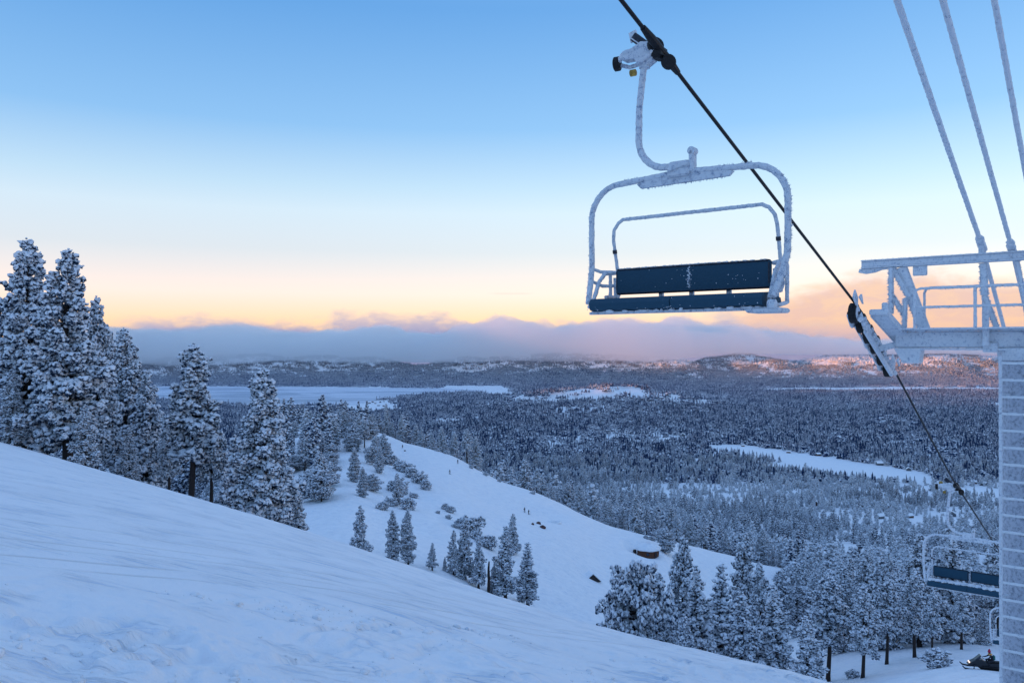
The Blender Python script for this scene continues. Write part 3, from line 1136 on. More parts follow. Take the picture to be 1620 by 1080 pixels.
# shrubs on the bare slope
SH = [(606, 322, 4.4), (616, 318, 4.0), (632, 300, 3.6), (641, 296, 3.4), (652, 288, 3.4), (663, 280, 3.4), (674, 273, 3.2), (628, 262, 3.6), (638, 258, 2.8),
      (655, 255, 1.6), (705, 240, 2.0), (712, 236, 2.0), (709, 222, 1.3), (727, 221, 1.3), (733, 216, 3.0), (744, 214, 4.0), (752, 208, 2.2), (772, 205, 3.2), (693, 226, 1.0),
      (720, 212, 1.2), (765, 240, 1.0), (618, 224, 2.4), (645, 222, 3.4), (606, 214, 2.2), (693, 374, 1.6), (704, 372, 1.3), (745, 352, 1.6), (768, 348, 1.4), (790, 345, 1.2),
      (843, 336, 1.0), (1022, 312, 1.6), (1031, 314, 1.8), (1350, 90, 1.0)]
for k, (px, d, h) in enumerate(SH):
    plant('shrub' if k % 2 else 'shrubB', at(px, d) - Vector((0, 0, .15)), h * .88, "low frost-grey shrub poking out of the open snow of the ski run", group="shrubs on the open ski run",
          wide=random.uniform(.9, 1.3))
plant('shrubB', at(1484, 82), 1.6, "frosty shrub beside the track, left of the snowmobile", wide=1.2)

# the dead trunk in the bowl
sn = thing("dead_trunk", "dark limbless dead trunk beside the tall fir in the bowl", "dead tree", at(773, 156))
sm = MB()
sm.tube([(0, 0, -.5), (.05, 0, 2.5), (.0, .1, 5.0), (.1, .05, 6.4)], [.34, .28, .22, .12], 8, .1, .5)
sm.build("trunk", M['bark'], sn)
sm = MB()
sm.tube([(0, .05, 4.2), (.5, .2, 4.7), (.8, .3, 4.75)], [.06, .04, .02], 5)
sm.tube([(0, .05, 3.1), (-.4, -.2, 3.5)], [.05, .02], 5)
sm.build("broken_limb", M['bark'], sn)


# ------------------------------------------------------------------ forest carried on as one mass
def variant_obj(name, me_list):
    return [bpy.data.objects.new(name, me) for me in me_list]


def join_tree(name, tree, mats):
    """Trunk and crown of a small background tree in one mesh."""
    tm, cm, H = tree
    nv = len(tm.vertices)
    v1 = np.zeros(nv * 3)
    tm.vertices.foreach_get("co", v1)
    v2 = np.zeros(len(cm.vertices) * 3)
    cm.vertices.foreach_get("co", v2)
    l1 = np.zeros(len(tm.loops), np.int32)
    tm.loops.foreach_get("vertex_index", l1)
    l2 = np.zeros(len(cm.loops), np.int32)
    cm.loops.foreach_get("vertex_index", l2)
    c1 = np.zeros(len(tm.polygons), np.int32)
    tm.polygons.foreach_get("loop_total", c1)
    c2 = np.zeros(len(cm.polygons), np.int32)
    cm.polygons.foreach_get("loop_total", c2)
    me = np_mesh(name, np.concatenate([v1, v2]).reshape(-1, 3), np.concatenate([l1, l2 + nv]), np.concatenate([c1, c2]), None)
    for m in mats:
        me.materials.append(m)
    mi = np.zeros(len(c1) + len(c2), np.int32)
    mi[len(c1):] = 1
    me.polygons.foreach_set("material_index", mi)
    return me


mid = []
for k, (sh, H, b, Rm, nb, tr, mt) in enumerate([
        ('pine', 16, .2, 3.0, 26, .58, 'crown_mid'), ('pine', 15, .1, 3.2, 28, .60, 'crown_mid'), ('fir', 14, .06, 2.8, 28, .52, 'crown_mid'), ('fir', 17, .1, 2.6, 30, .50, 'crown_mid'),
        ('oak', 9, .1, 3.8, 26, .58, 'crown_mid_b'), ('pine', 15, .15, 3.3, 28, .60, 'crown_mid_b'), ('fir', 12, .04, 3.0, 28, .52, 'crown_mid_b'), ('oak', 5, .05, 3.2, 20, .50, 'crown_mid_b')]):
    tr_ = make_tree('mid_tree', 200 + k, H, b, Rm, sh, nb, tr, .3, M[mt], 3.4, .9, .4)
    mid.append(join_tree('mid_tree', tr_, [M['bark'], M[mt]]))


def m_lump(m, g, x, y, h, rad):
    vs, fs = ICO1
    r0 = rad * g.uniform(.9, 1.4)
    m.add([(x + p[0] * r0 * g.uniform(.6, 1.3), y + p[1] * r0 * g.uniform(.6, 1.3), h * .55 + p[2] * h * .5 * g.uniform(.7, 1.25)) for p in vs], fs)


def cone_cluster(seed, n, spread, H, mat, rad=2.4, round_share=0.4):
    g = random.Random(seed)
    m = MB()
    for k in range(n):
        x, y = g.uniform(-spread, spread), g.uniform(-spread, spread)
        h = H * g.uniform(.55, 1.2)
        if round_share and g.random() < round_share:
            m_lump(m, g, x, y, h * .55, rad)
            continue
        r0 = rad * g.uniform(.75, 1.2)
        nn = 6
        for lv in range(3):
            zb = h * (.08 + .28 * lv)
            zt = h * (.55 + .225 * lv)
            rr = r0 * (1 - .27 * lv)
            ring = [(x + math.cos(a * 6.283 / nn + lv) * rr * g.uniform(.6, 1.3), y + math.sin(a * 6.283 / nn + lv) * rr * g.uniform(.6, 1.3), zb + g.uniform(-.6, .6)) for a in range(nn)]
            m.add(ring + [(x + g.uniform(-.3, .3), y + g.uniform(-.3, .3), zt)], [(i, (i + 1) % nn, nn) for i in range(nn)] + [tuple(reversed(range(nn)))])
    return m.mesh("far_trees", mat)


far_single = [cone_cluster(300 + k, 5, 9.5, 16, M['crown_far'] if k % 2 else M['crown_far_b'], 3.0) for k in range(6)]
far_cl = [cone_cluster(320 + k, 14, 24, 16, M['crown_far'] if k % 2 else M['crown_far_b'], 3.3) for k in range(4)]
hill_cl = [cone_cluster(340 + k, 14, 26, 15, M['crown_hill'] if k < 4 else M['crown_ridge_lit'], 3.6) for k in range(8)]


def instancer(name, meshes, pts, idx, rot, sc):
    """One object that carries many small trees."""
    coll = bpy.data.collections.new(name + "_kinds")
    for k, me in enumerate(meshes):
        coll.objects.link(bpy.data.objects.new(f"{name}_kind_{k:02d}", me))
    me = bpy.data.meshes.new(name)
    me.vertices.add(len(pts))
    me.vertices.foreach_set("co", np.ascontiguousarray(pts, np.float32).ravel())
    for nm, tp, arr in (("kind_id", 'INT', idx), ("turn", 'FLOAT', rot), ("size", 'FLOAT', sc)):
        a = me.attributes.new(nm, tp, 'POINT')
        a.data.foreach_set("value", np.ascontiguousarray(arr, np.int32 if tp == 'INT' else np.float32))
    me.update()
    o = link(bpy.data.objects.new(name, me))
    ng = bpy.data.node_groups.new(name + "_nodes", 'GeometryNodeTree')
    ng.interface.new_socket("Geometry", in_out='INPUT', socket_type='NodeSocketGeometry')
    ng.interface.new_socket("Geometry", in_out='OUTPUT', socket_type='NodeSocketGeometry')
    N = ng.nodes
    gi, go = N.new('NodeGroupInput'), N.new('NodeGroupOutput')
    ci = N.new('GeometryNodeCollectionInfo')
    ci.inputs['Collection'].default_value = coll
    ci.inputs['Separate Children'].default_value = True
    ci.inputs['Reset Children'].default_value = True
    ip = N.new('GeometryNodeInstanceOnPoints')
    ip.inputs['Pick Instance'].default_value = True

    def attr(nm, tp):
        a = N.new('GeometryNodeInputNamedAttribute')
        a.data_type = tp
        a.inputs['Name'].default_value = nm
        return a.outputs['Attribute']
    cx = N.new('ShaderNodeCombineXYZ')
    L = ng.links
    L.new(gi.outputs[0], ip.inputs['Points'])
    L.new(ci.outputs[0], ip.inputs['Instance'])
    L.new(attr("kind_id", 'INT'), ip.inputs['Instance Index'])
    L.new(attr("turn", 'FLOAT'), cx.inputs['Z'])
    L.new(cx.outputs[0], ip.inputs['Rotation'])
    L.new(attr("size", 'FLOAT'), ip.inputs['Scale'])
    L.new(ip.outputs[0], go.inputs[0])
    md = o.modifiers.new("scatter", 'NODES')
    md.node_group = ng
    return o


def wedge(n, d0, d1, u0, u1):
    d = np.sqrt(rng.uniform(d0 ** 2, d1 ** 2, n))
    u = rng.uniform(u0, u1, n)
    return u * d, d


def keep_clear(x, y):
    k = np.ones(len(x), bool)
    for poly in (LAKE, FIELD_L, MEADOW, FLATS_R, FIELD_R, FIELD_C):
        k &= ~in_poly(x, y, poly)
    return k


def build_forest():
    # slope between the ski run and the valley floor
    x, y = wedge(30000, 240, 1750, -.72, .74)
    px = x / y * F + 810
    edge = np.interp(px, [-400, 330, 430, 500, 560, 600, 640, 700, 800, 900, 960, 1100, 1240, 1260, 1700], [260, 260, 250, 270, 330, 445, 450, 430, 400, 372, 378, 384, 380, 250, 250])
    k = keep_clear(x, y) & (y > edge)
    dens = 0.55 + 0.9 * fbm(x / 110.0, y / 110.0, 3, 141)
    bare = sstep(px, 950, 1060) * (1 - sstep(px, 1330, 1420)) * sstep(y, 430, 520) * (1 - sstep(y, 760, 900))
    dens = dens - 0.45 * bare * sstep(fbm(x / 45.0, y / 45.0, 3, 142), -0.1, 0.15)
    k &= rng.random(len(x)) < dens + .12
    x, y = x[k], y[k]
    z = terrain(x, y) - .3
    big = rng.random(len(x))
    frosted = fbm(x / 90.0, y / 90.0, 3, 147) + .35 * sstep((x / y * F + 810), 900, 1150) + rng.uniform(-.25, .25, len(x)) > .08
    kind_ = np.where(frosted, rng.integers(4, 8, len(x)), rng.integers(0, 4, len(x)))
    o = instancer("forest_on_slope", mid, np.stack([x, y, z], 1), kind_, rng.uniform(0, 6.28, len(x)), (.5 + .85 * big ** 1.6) * np.where(kind_ == 7, .8, 1))
    tag(o, kind='stuff')
    # valley floor, single trees
    x, y = wedge(30000, 1450, 3000, -.70, .74)
    k = keep_clear(x, y)
    dens = .66 + 1.3 * fbm(x / 240.0, y / 240.0, 3, 143)
    dens = np.where(in_poly(x, y, TOWN), .12, dens)
    k &= rng.random(len(x)) < dens + .15
    x, y = x[k], y[k]
    o = instancer("valley_forest", far_single, np.stack([x, y, terrain(x, y) - .5], 1), rng.integers(0, 6, len(x)), rng.uniform(0, 6.28, len(x)), rng.uniform(.7, 1.25, len(x)))
    tag(o, kind='stuff')
    # beyond, in groups
    x, y = wedge(22000, 2900, 5400, -.72, .74)
    x2, y2 = wedge(11000, 1500, 6500, -1.7, -.72)
    x, y = np.concatenate([x, x2]), np.concatenate([y, y2])
    k = keep_clear(x, y)
    kn = np.exp(-((x - KNX) / 460) ** 2 - ((y - KNY) / 260) ** 2)
    dens = .72 + .9 * fbm(x / 420.0, y / 420.0, 4, 144) - .18 * kn
    k &= rng.random(len(x)) < dens
    x, y = x[k], y[k]
    o = instancer("far_forest", far_cl, np.stack([x, y, terrain(x, y) - .8], 1), rng.integers(0, 4, len(x)), rng.uniform(0, 6.28, len(x)), rng.uniform(.75, 1.2, len(x)))
    tag(o, kind='stuff')
    # the forested hills across the valley
    x, y = wedge(30000, 5000, 7400, -.72, .74)
    e = 25.0
    z0 = terrain(x, y)
    gx, gy = (terrain(x + e, y) - z0) / e, (terrain(x, y + e) - z0) / e
    facing = (-gx * sd.x - gy * sd.y + sd.z) / np.sqrt(1 + gx * gx + gy * gy)
    k = keep_clear(x, y) & (rng.random(len(x)) < 1.0 - .35 * sstep(facing, .22, .40) * sstep(z0, -200, -120) + .7 * fbm(x / 300.0, y / 300.0, 4, 145))
    x, y = x[k], y[k]
    z = terrain(x, y)
    # whiter crowns along the tops, low sunlight put into their colour
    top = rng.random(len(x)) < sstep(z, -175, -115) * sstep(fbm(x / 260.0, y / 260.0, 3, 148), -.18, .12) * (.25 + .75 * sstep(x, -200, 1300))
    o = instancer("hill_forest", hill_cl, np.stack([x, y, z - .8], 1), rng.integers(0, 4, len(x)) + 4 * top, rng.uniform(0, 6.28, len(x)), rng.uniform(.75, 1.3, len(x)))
    tag(o, kind='stuff')


build_forest()


# ------------------------------------------------------------------ buildings
def cabin_proto(w, l, h, wallmat):
    root = thing("cabin", "", "cabin")
    m = MB()
    m.box((0, 0, h / 2 - 1.0), (w, l, h + 2))
    m.add([(-w / 2, -l / 2, h), (w / 2, -l / 2, h), (0, -l / 2, h + w * .32), (-w / 2, l / 2, h), (w / 2, l / 2, h), (0, l / 2, h + w * .32)],
          [(0, 1, 2), (5, 4, 3), (0, 2, 5, 3), (1, 4, 5, 2), (0, 3, 4, 1)])
    m.build("wall", wallmat, root)
    m = MB()
    for sgn in (-1, 1):
        a = Vector((sgn * (w / 2 + .7), 0, h - .28))
        b = Vector((0, 0, h + w * .32 + .35))
        d = (b - a)
        n = Vector((0, 1, 0)).cross(d).normalized() * (-1 if sgn < 0 else 1)
        if n.z < 0:
            n = -n
        m.box((a + b) / 2 + n * .3, (d.length, l + 1.4, .7), d, (0, 1, 0), n, .2)
    roof = m.build("snowy_roof", M['snow'], root)
    m = MB()
    m.box((w * .2, l * .2, h + w * .3 + .6), (.8, .8, 1.8))
    m.build("chimney", M['dark_wood'], roof)
    for (x, z) in ((-w * .25, h * .5), (w * .22, h * .5)):
        m = MB()
        m.box((x, -l / 2 - .03, z), (1.3, .12, 1.2))
        m.build("window", M['glass'], root)
    m = MB()
    m.box((0, -l / 2 - .03, .95), (1.0, .12, 2.0))
    m.build("door", M['dark_wood'], root)
    return root


def build_cabins():
    lab = "snow-roofed cabin among the dark trees of the valley floor"
    grp = "snow-roofed cabins in the valley forest"
    protos = [cabin_proto(9, 12, 4.2, M['cabin_wall']), cabin_proto(12, 15, 5.0, M['cabin_wall_b'])]
    rd2 = random.Random(9)
    used = [False, False]
    spots_ = []
    for px, d in [(1180, 1960), (1196, 1965), (1215, 1900), (1232, 1880), (1250, 1850), (1268, 1820), (1290, 1800), (1310, 1790), (1330, 1760), (1350, 1730), (1370, 1700), (1392, 1660),
                  (1420, 1620), (1440, 1590), (1460, 1570), (1115, 1990), (1140, 2010), (1160, 2020), (1290, 1190), (1320, 1240), (1262, 1180), (1362, 1100), (1440, 1000), (1410, 1120),
                  (1235, 1260), (1395, 950), (1540, 1420), (1553, 1400), (1486, 1330), (1500, 1060), (1527, 1160)]:
        spots_.append((px, d))
    for _ in range(34):
        spots_.append((rd2.uniform(930, 1560), rd2.uniform(2050, 2700)))
    for _ in range(30):
        spots_.append((rd2.uniform(585, 700), rd2.uniform(2750, 3500)))
    for _ in range(14):
        spots_.append((rd2.uniform(940, 1090), rd2.uniform(3000, 3220)))
    for k, (px, d) in enumerate(spots_):
        p = at(px + rd2.uniform(-5, 5), d + rd2.uniform(0, 70)) + Vector((0, 0, .2))
        rz = rd2.uniform(-.5, .5) + rd2.choice([0, 1.57])
        if k < 18:
            l2, g2 = "snow-roofed house along the far side of the open white meadow", "houses along the meadow"
        elif k < 31:
            l2, g2 = "snow-roofed house half hidden among frosted trees below the meadow", "houses below the meadow"
        elif k < 65:
            l2, g2 = lab, grp
        elif k < 95:
            l2, g2 = "tiny house of the lakeside town between the frozen lake and the wood", "houses of the lakeside town"
        else:
            l2, g2 = "house on the bare snowy knoll across the valley", "houses on the knoll"
        i = k % 2
        if not used[i]:
            used[i] = True
            o = protos[i]
            o.location = p
            o.rotation_euler = (0, 0, rz)
            tag(o, l2, "cabin", g2)
        else:
            o = copy_thing(protos[i], p, rz, l2, g2)
        s = rd2.uniform(.55, .95)
        o.scale = (s, s, s)


build_cabins()
for px, d, lb in ((1556, 640, "red-walled house with snowy roof beside the tower, above the far chair"), (1566, 560, "lower red-walled house behind the far chair's right end")):
    o = cabin_proto(9, 13, 4.0, M['red_wall'])
    o.location = at(px, d) + Vector((0, 0, 1.0))
    o.rotation_euler = (0, 0, .9)
    tag(o, lb, "house")


def build_hut():
    # eight-sided log hut on the run
    p = at(1025, 286)
    root = thing("log_hut", "round brown log hut under a thick white snow cap on the ski run", "hut", p + Vector((0, 0, .25)), .2)
    n, rad, h = 8, 3.7, 2.5
    cs = [(math.cos(k * 6.2832 / n + .39) * rad, math.sin(k * 6.2832 / n + .39) * rad) for k in range(n)]
    m = MB()
    m.prism([(c[0] * .97, c[1] * .97, h / 2 - 1.0) for c in cs], (0, 0, h + 2))
    m.build("wall", M['log'], root)
    lg = MB()
    for k in range(n):
        a, b = cs[k], cs[(k + 1) % n]
        for j in range(8):
            lg.tube([(a[0], a[1], .15 + j * .3), (b[0], b[1], .15 + j * .3)], .15, 6)
    tag(lg.build("logs", M['log'], root), kind='stuff')
    m = MB()
    vs, fs = [], []
    prof = [(rad + .75, h - .05), (rad + .95, h + .25), (rad + .8, h + .65), (rad * .75, h + 1.15), (rad * .4, h + 1.6), (.25, h + 1.85)]
    for (q, z) in prof:
        for k in range(24):
            a = k * 6.2832 / 24
            vs.append((math.cos(a) * q, math.sin(a) * q, z + .08 * math.sin(k * 1.7)))
    for i in range(len(prof) - 1):
        for k in range(24):
            j = (k + 1) % 24
            fs.append((i * 24 + k, i * 24 + j, (i + 1) * 24 + j, (i + 1) * 24 + k))
    fs.append(tuple(range(23, -1, -1)))
    fs.append(tuple(range(5 * 24, 6 * 24)))
    m.add(vs, fs)
    m.build("snow_cap", M['snow'], root, True)
    a = -1.15
    for da, nm, wz in ((0, "door", (1.0, 2.0)), (-.8, "window", (1.0, .9)), (.8, "window", (1.0, .9))):
        m = MB()
        d = Vector((math.cos(a + da), math.sin(a + da), 0))
        m.box(d * (rad + .1) + Vector((0, 0, 1.0 if nm == 'door' else 1.4)), (.12, wz[0], wz[1]), d, (-d.y, d.x, 0), (0, 0, 1))
        m.build(nm, M['dark_wood'] if nm == 'door' else M['glass'], root)
    # barrel beside the hut
    b = thing("barrel", "small dark barrel left of the round log hut", "barrel", at(1004, 288))
    m = MB()
    m.tube([(0, 0, -.1), (0, 0, .1), (0, 0, .7), (0, 0, 1.3), (0, 0, 1.4)], [.55, .6, .68, .6, .55], 12)
    m.build("body", M['dark_wood'], b)
    m = MB()
    m.tube([(0, 0, .35), (0, 0, .45)], [.68, .68], 12)
    m.tube([(0, 0, .95), (0, 0, 1.05)], [.68, .68], 12)
    m.build("hoop", M['steel'], b)
    # buried gable
    g = thing("buried_shed", "dark gable of a shed almost buried in snow in the bowl", "shed", at(934, 226) + Vector((0, 0, -.9)), .25)
    m = MB()
    m.prism([(-2.6, 0, 0), (2.6, 0, 0), (0.3, 0, 2.1)], (0, 3.2, 0))
    m.build("gable", M['dark_wood'], g)
    m = MB()
    for s_ in (-1, 1):
        a_, b_ = Vector((s_ * 2.9, .3, -.1)), Vector((.3, .3, 2.35))
        m.bar(a_, b_, 3.6, .28, (0, 0, 1), .08)
    m.build("snowy_roof", M['snow'], g)
    # rocks and a snowed-in pit rim
    for k, (px, d, s_) in enumerate([(852, 268, .8), (859, 262, 1.0), (843, 262, .5)]):
        m = MB()
        m.lump((0, 0, .2), (s_ * 1.2, s_, s_ * .8), .3)
        o = m.build("boulder", M['rock'])
        o.location = at(px, d)
        tag(o, ["small reddish boulder poking from the snow, upper of the three", "largest reddish boulder poking from the snow", "smallest reddish boulder, leftmost of the three"][k], "boulder")
    r_ = MB()
    pts = [(math.cos(a_) * 2.3, math.sin(a_) * 1.6, .25) for a_ in np.linspace(0, 6.2832, 26)]
    r_.tube(pts, .38, 7, .2)
    o = r_.build("snow_berm", M['snow'], None, True)
    o.location = at(877, 284)
    tag(o, "raised ring of snow round a small pit above the boulders", "snow berm")
    # lift hut at the top of the run
    t_ = thing("lift_hut", "dark gabled hut at the top of the ski run beside the row of posts", "hut", at(593, 436) + Vector((0, 0, -.2)), .35)
    m = MB()
    m.box((0, 0, 1.1), (6.4, 3.4, 2.4))
    m.build("wall", M['cabin_wall_b'], t_)
    m = MB()
    m.prism([(0, -2.2, 2.3), (0, 2.2, 2.3), (0, 0, 4.0)], (7.2, 0, 0))
    m.build("roof", M['dark_wood'], t_)
    for x in (-2.2, -.7, .8):
        m = MB()
        m.box((x, -1.72, 1.3), (1.0, .1, 1.1))
        m.build("window", M['glass'], t_)
    for k, (px, d, h, ln) in enumerate([(613, 438, 4.8, -.12), (626, 428, 6.2, .25), (641, 415, 6.2, .5), (671, 394, 6.2, .75)]):
        t_ = thing("snow_post", ["short dark post next to the lift hut at the top of the run", "second dark post from the lift hut at the top of the run",
                                 "third dark post from the lift hut, leaning slightly", "most leaning dark post, farthest from the lift hut"][k], "post", at(px, d), 0, "posts at the top of the ski run")
        m = MB()
        m.tube([(0, 0, -.5), (ln * .5, 0, h * .5), (ln * 1.3, 0, h)], .27, 8, .06, .6)
        m.build("pole", M['cabin_wall_b'], t_)
        m = MB()
        m.lump((ln * 1.3, 0, h + .05), (.34, .34, .22), .15)
        m.build("snow_cap", M['snow'], t_)


build_hut()


# ------------------------------------------------------------------ people
def skin_body(name, pts, edges, mat, parent=None, root=0, sub=1):
    me = bpy.data.meshes.new(name)
    me.from_pydata([p[0] for p in pts], edges, [])
    me.materials.append(mat)
    o = link(bpy.data.objects.new(name, me), parent)
    sk = o.modifiers.new("skin", 'SKIN')
    for i, p in enumerate(pts):
        rr = p[1] if isinstance(p[1], tuple) else (p[1], p[1])
        me.skin_vertices[0].data[i].radius = rr
        me.skin_vertices[0].data[i].use_root = (i == root)
    ss = o.modifiers.new("smooth", 'SUBSURF')
    ss.levels = sub
    ss.render_levels = sub
    sk.use_smooth_shade = True
    # bake so that every copy is a plain mesh
    dg = bpy.context.evaluated_depsgraph_get()
    nm = bpy.data.meshes.new_from_object(o.evaluated_get(dg))
    o.modifiers.clear()
    o.data = nm
    if len(nm.materials) == 0:
        nm.materials.append(mat)
    return o


def person_points(lean=.12, knee=.18, arm=.35):
    P_ = [((0, 0, .92), (.16, .13)), ((0, lean * .5, 1.16), (.16, .12)), ((0, lean, 1.40), (.19, .12)), ((0, lean * 1.2, 1.52), .07), ((0, lean * 1.5, 1.64), (.10, .115)), ((0, lean * 1.5, 1.76), (.085, .10))]
    E = [(0, 1), (1, 2), (2, 3), (3, 4), (4, 5)]
    for s in (-1, 1):
        i = len(P_)
        P_ += [((s * .21, lean, 1.40), .075), ((s * .31, lean + .06, 1.14), .06), ((s * .30, lean + arm, 1.02), .045), ((s * .29, lean + arm + .09, 1.02), .04)]
        E += [(2, i), (i, i + 1), (i + 1, i + 2), (i + 2, i + 3)]
        j = len(P_)
        P_ += [((s * .10, 0, .86), .105), ((s * .13, knee, .48), .075), ((s * .13, 0, .10), .055), ((s * .13, .16, .05), .05)]
        E += [(0, j), (j, j + 1), (j + 1, j + 2), (j + 2, j + 3)]
    return P_, E


def build_skiers():
    first = None
    sk = [(637, 366, .5, "lone dark skier standing high on the run near the leaning posts"),
          (724, 352, -.4, "dark skier on the run's far edge, below the posts"),
          (712, 316, .9, "dark skier halfway down the run, above the low shrubs"),
          (836, 290, -.8, "right one of the two dark skiers low on the run above the boulders"),
          (830, 292, .3, "left one of the two dark skiers low on the run above the boulders"),
          (957, 190, .2, "dark figure on the shaded snow left of the round-topped tree")]
    for k, (px, d, rz, lb) in enumerate(sk):
        g = at(px, d)
        if first is None:
            root = thing("person", lb, "person", g, rz, "skiers on the run")
            pp, ee = person_points()
            skin_body("body", pp, ee, M['cloth_dark'], root)
            hd = MB()
            hd.lump((0, .18, 1.73), (.125, .14, .12), .05)
            hd.build("helmet", M['steel'], root)
            for s in (-1, 1):
                m = MB()
                m.box((s * .13, .12, .02), (.09, 1.7, .03), bev=.01)
                m.build("ski", M['steel'], root)
                m = MB()
                m.tube([(s * .29, .52, 1.06), (s * .42, .15, .05)], .014, 5)
                m.build("ski_pole", M['steel'], root)
            first = root
        else:
            copy_thing(first, g, rz, lb, "skiers on the run")
    # kit lying next to the lone skier
    b = MB()
    b.lump((0, 0, .25), (.5, .35, .3), .15)
    b.box((.35, .0, .35), (.5, .25, .12), bev=.04)
    o = b.build("kit_bag", M['cloth_dark'])
    o.location = at(640.5, 360)
    tag(o, "dark kit bag lying on the snow beside the lone skier high on the run", "bag")


build_skiers()


def build_snowmobile():
    p = at(1556, 76)
    rz = R(74)
    root = thing("snowmobile", "black snowmobile with lit headlamps on the track beside the ladder tower", "snowmobile", p + Vector((0, 0, .02)), rz)
    # local: +y forward (towards the left of the picture), x across
    m = MB()
    out = [(0, -1.55, .30), (0, -1.5, .62), (0, -.9, .72), (0, -.2, .70), (0, .25, .98), (0, .75, .92), (0, 1.25, .62), (0, 1.45, .40), (0, 1.2, .28)]
    m.prism(out, (.62, 0, 0))
    m.build("cowl", M['sled'], root)
    m = MB()
    m.prism([(0, -1.45, .66), (0, -1.35, .86), (0, -.45, .84), (0, -.05, .74), (0, -.1, .66)], (.36, 0, 0))
    m.build("saddle", M['rubber'], root)
    m = MB()
    m.prism([(0, -1.75, .08), (0, -1.85, .25), (0, -1.7, .42), (0, .25, .42), (0, .55, .2), (0, .3, .02), (0, -1.6, .0)], (.42, 0, 0))
    m.build("drive_track", M['rubber'], root)
    m = MB()
    m.prism([(0, .45, .96), (0, .85, .90), (0, .38, 1.36), (0, .30, 1.34)], (.5, 0, 0))
    m.build("windshield", M['glass'], root)
    for s in (-1, 1):
        m = MB()
        m.tube([(s * .52, .2, .06), (s * .52, 1.3, .05), (s * .52, 1.75, .12), (s * .52, 1.98, .32)], [.07, .085, .08, .05], 6)
        sk = m.build("ski", M['steel'], root)
        m = MB()
        m.tube([(s * .52, 1.0, .10), (s * .45, .95, .45), (s * .28, .8, .5)], .04, 6)
        m.build("strut", M['steel'], sk)
        m = MB()
        m.disc((s * .17, 1.30, .60), (0, 1, .3), .075, .08, 14)
        m.build("headlight", M['lamp'], root)
        m = MB()
        m.box((s * .36, -.5, .36), (.16, 1.5, .05))
        m.build("running_board", M['sled'], root)
    m = MB()
    m.tube([(-.36, .0, 1.08), (-.15, .18, 1.10), (.15, .18, 1.10), (.36, .0, 1.08)], .025, 6)
    m.build("handlebar", M['steel'], root)
    # rider
    q = thing("person", "person in dark clothes with a red hat riding the snowmobile", "person", p + Vector((0, 0, .02)), rz)
    pts = [((0, -.75, .92), (.17, .15)), ((0, -.66, 1.15), (.16, .12)), ((0, -.52, 1.38), (.20, .12)), ((0, -.46, 1.50), .07), ((0, -.42, 1.62), (.10, .115)), ((0, -.42, 1.73), (.085, .10))]
    ed = [(0, 1), (1, 2), (2, 3), (3, 4), (4, 5)]
    for s in (-1, 1):
        i = len(pts)
        pts += [((s * .22, -.5, 1.37), .08), ((s * .34, -.28, 1.16), .062), ((s * .33, -.04, 1.09), .048), ((s * .31, .05, 1.10), .045)]
        ed += [(2, i), (i, i + 1), (i + 1, i + 2), (i + 2, i + 3)]
        j = len(pts)
        pts += [((s * .16, -.68, .90), .11), ((s * .36, -.22, .84), .085), ((s * .36, -.38, .48), .065), ((s * .36, -.2, .42), .055)]
        ed += [(0, j), (j, j + 1), (j + 1, j + 2), (j + 2, j + 3)]
    skin_body("body", pts, ed, M['cloth_dark'], q)
    m = MB()
    m.tube([(0, -.42, 1.66), (0, -.42, 1.76), (0, -.43, 1.88), (0, -.44, 1.98)], [.135, .13, .085, .03], 10)
    m.build("red_hat", M['cloth_red'], q)
    m = MB()
    m.tube([(-.15, -.50, 1.47), (0, -.36, 1.49), (.15, -.50, 1.47), (0, -.6, 1.48), (-.15, -.50, 1.47)], .075, 8)
    m.build("orange_scarf", M['cloth_orange'], q)
    m = MB()
    m.box((.0, -.80, 1.18), (.34, .2, .44), bev=.06)
    m.build("green_backpack", M['cloth_green'], q)


build_snowmobile()

# ------------------------------------------------------------------ chairlift
W = Vector((.785, -.619, 0))
B = Vector((.619, .785, 0))
ZV = Vector((0, 0, 1))
CH_RZ = math.atan2(W.y, W.x)
G1 = Vector((1.665, 9.0, 3.3))
T0 = Vector((7.155, 15.97, 0.0))


def tw(u, b, z):
    return T0 + W * u + B * b + ZV * z


rope_pts = [G1 - B * 14 + ZV * (14 * .30), G1 - B * 6 + ZV * (6 * .318), G1, tw(0, -1.25, .80), tw(0, -.75, .62), tw(0, -.25, .42), tw(0, .25, .21), tw(0, .75, -.03), tw(0, 1.25, -.28),
            tw(0, 8.33, -3.72), tw(0, 22.0, -9.5), tw(0, 60, -25), tw(0, 110, -47)]
rp = MB()
rp.tube(rope_pts, .0235, 8)
tag(rp.build("haul_rope", M['rope'], None, True), "black steel haul rope the chairs hang from", "cable")


def arc(c, r, a0, a1, n, X, Y):
    return [Vector(c) + X * (r * math.cos(a0 + (a1 - a0) * k / n)) + Y * (r * math.sin(a0 + (a1 - a0) * k / n)) for k in range(n + 1)]


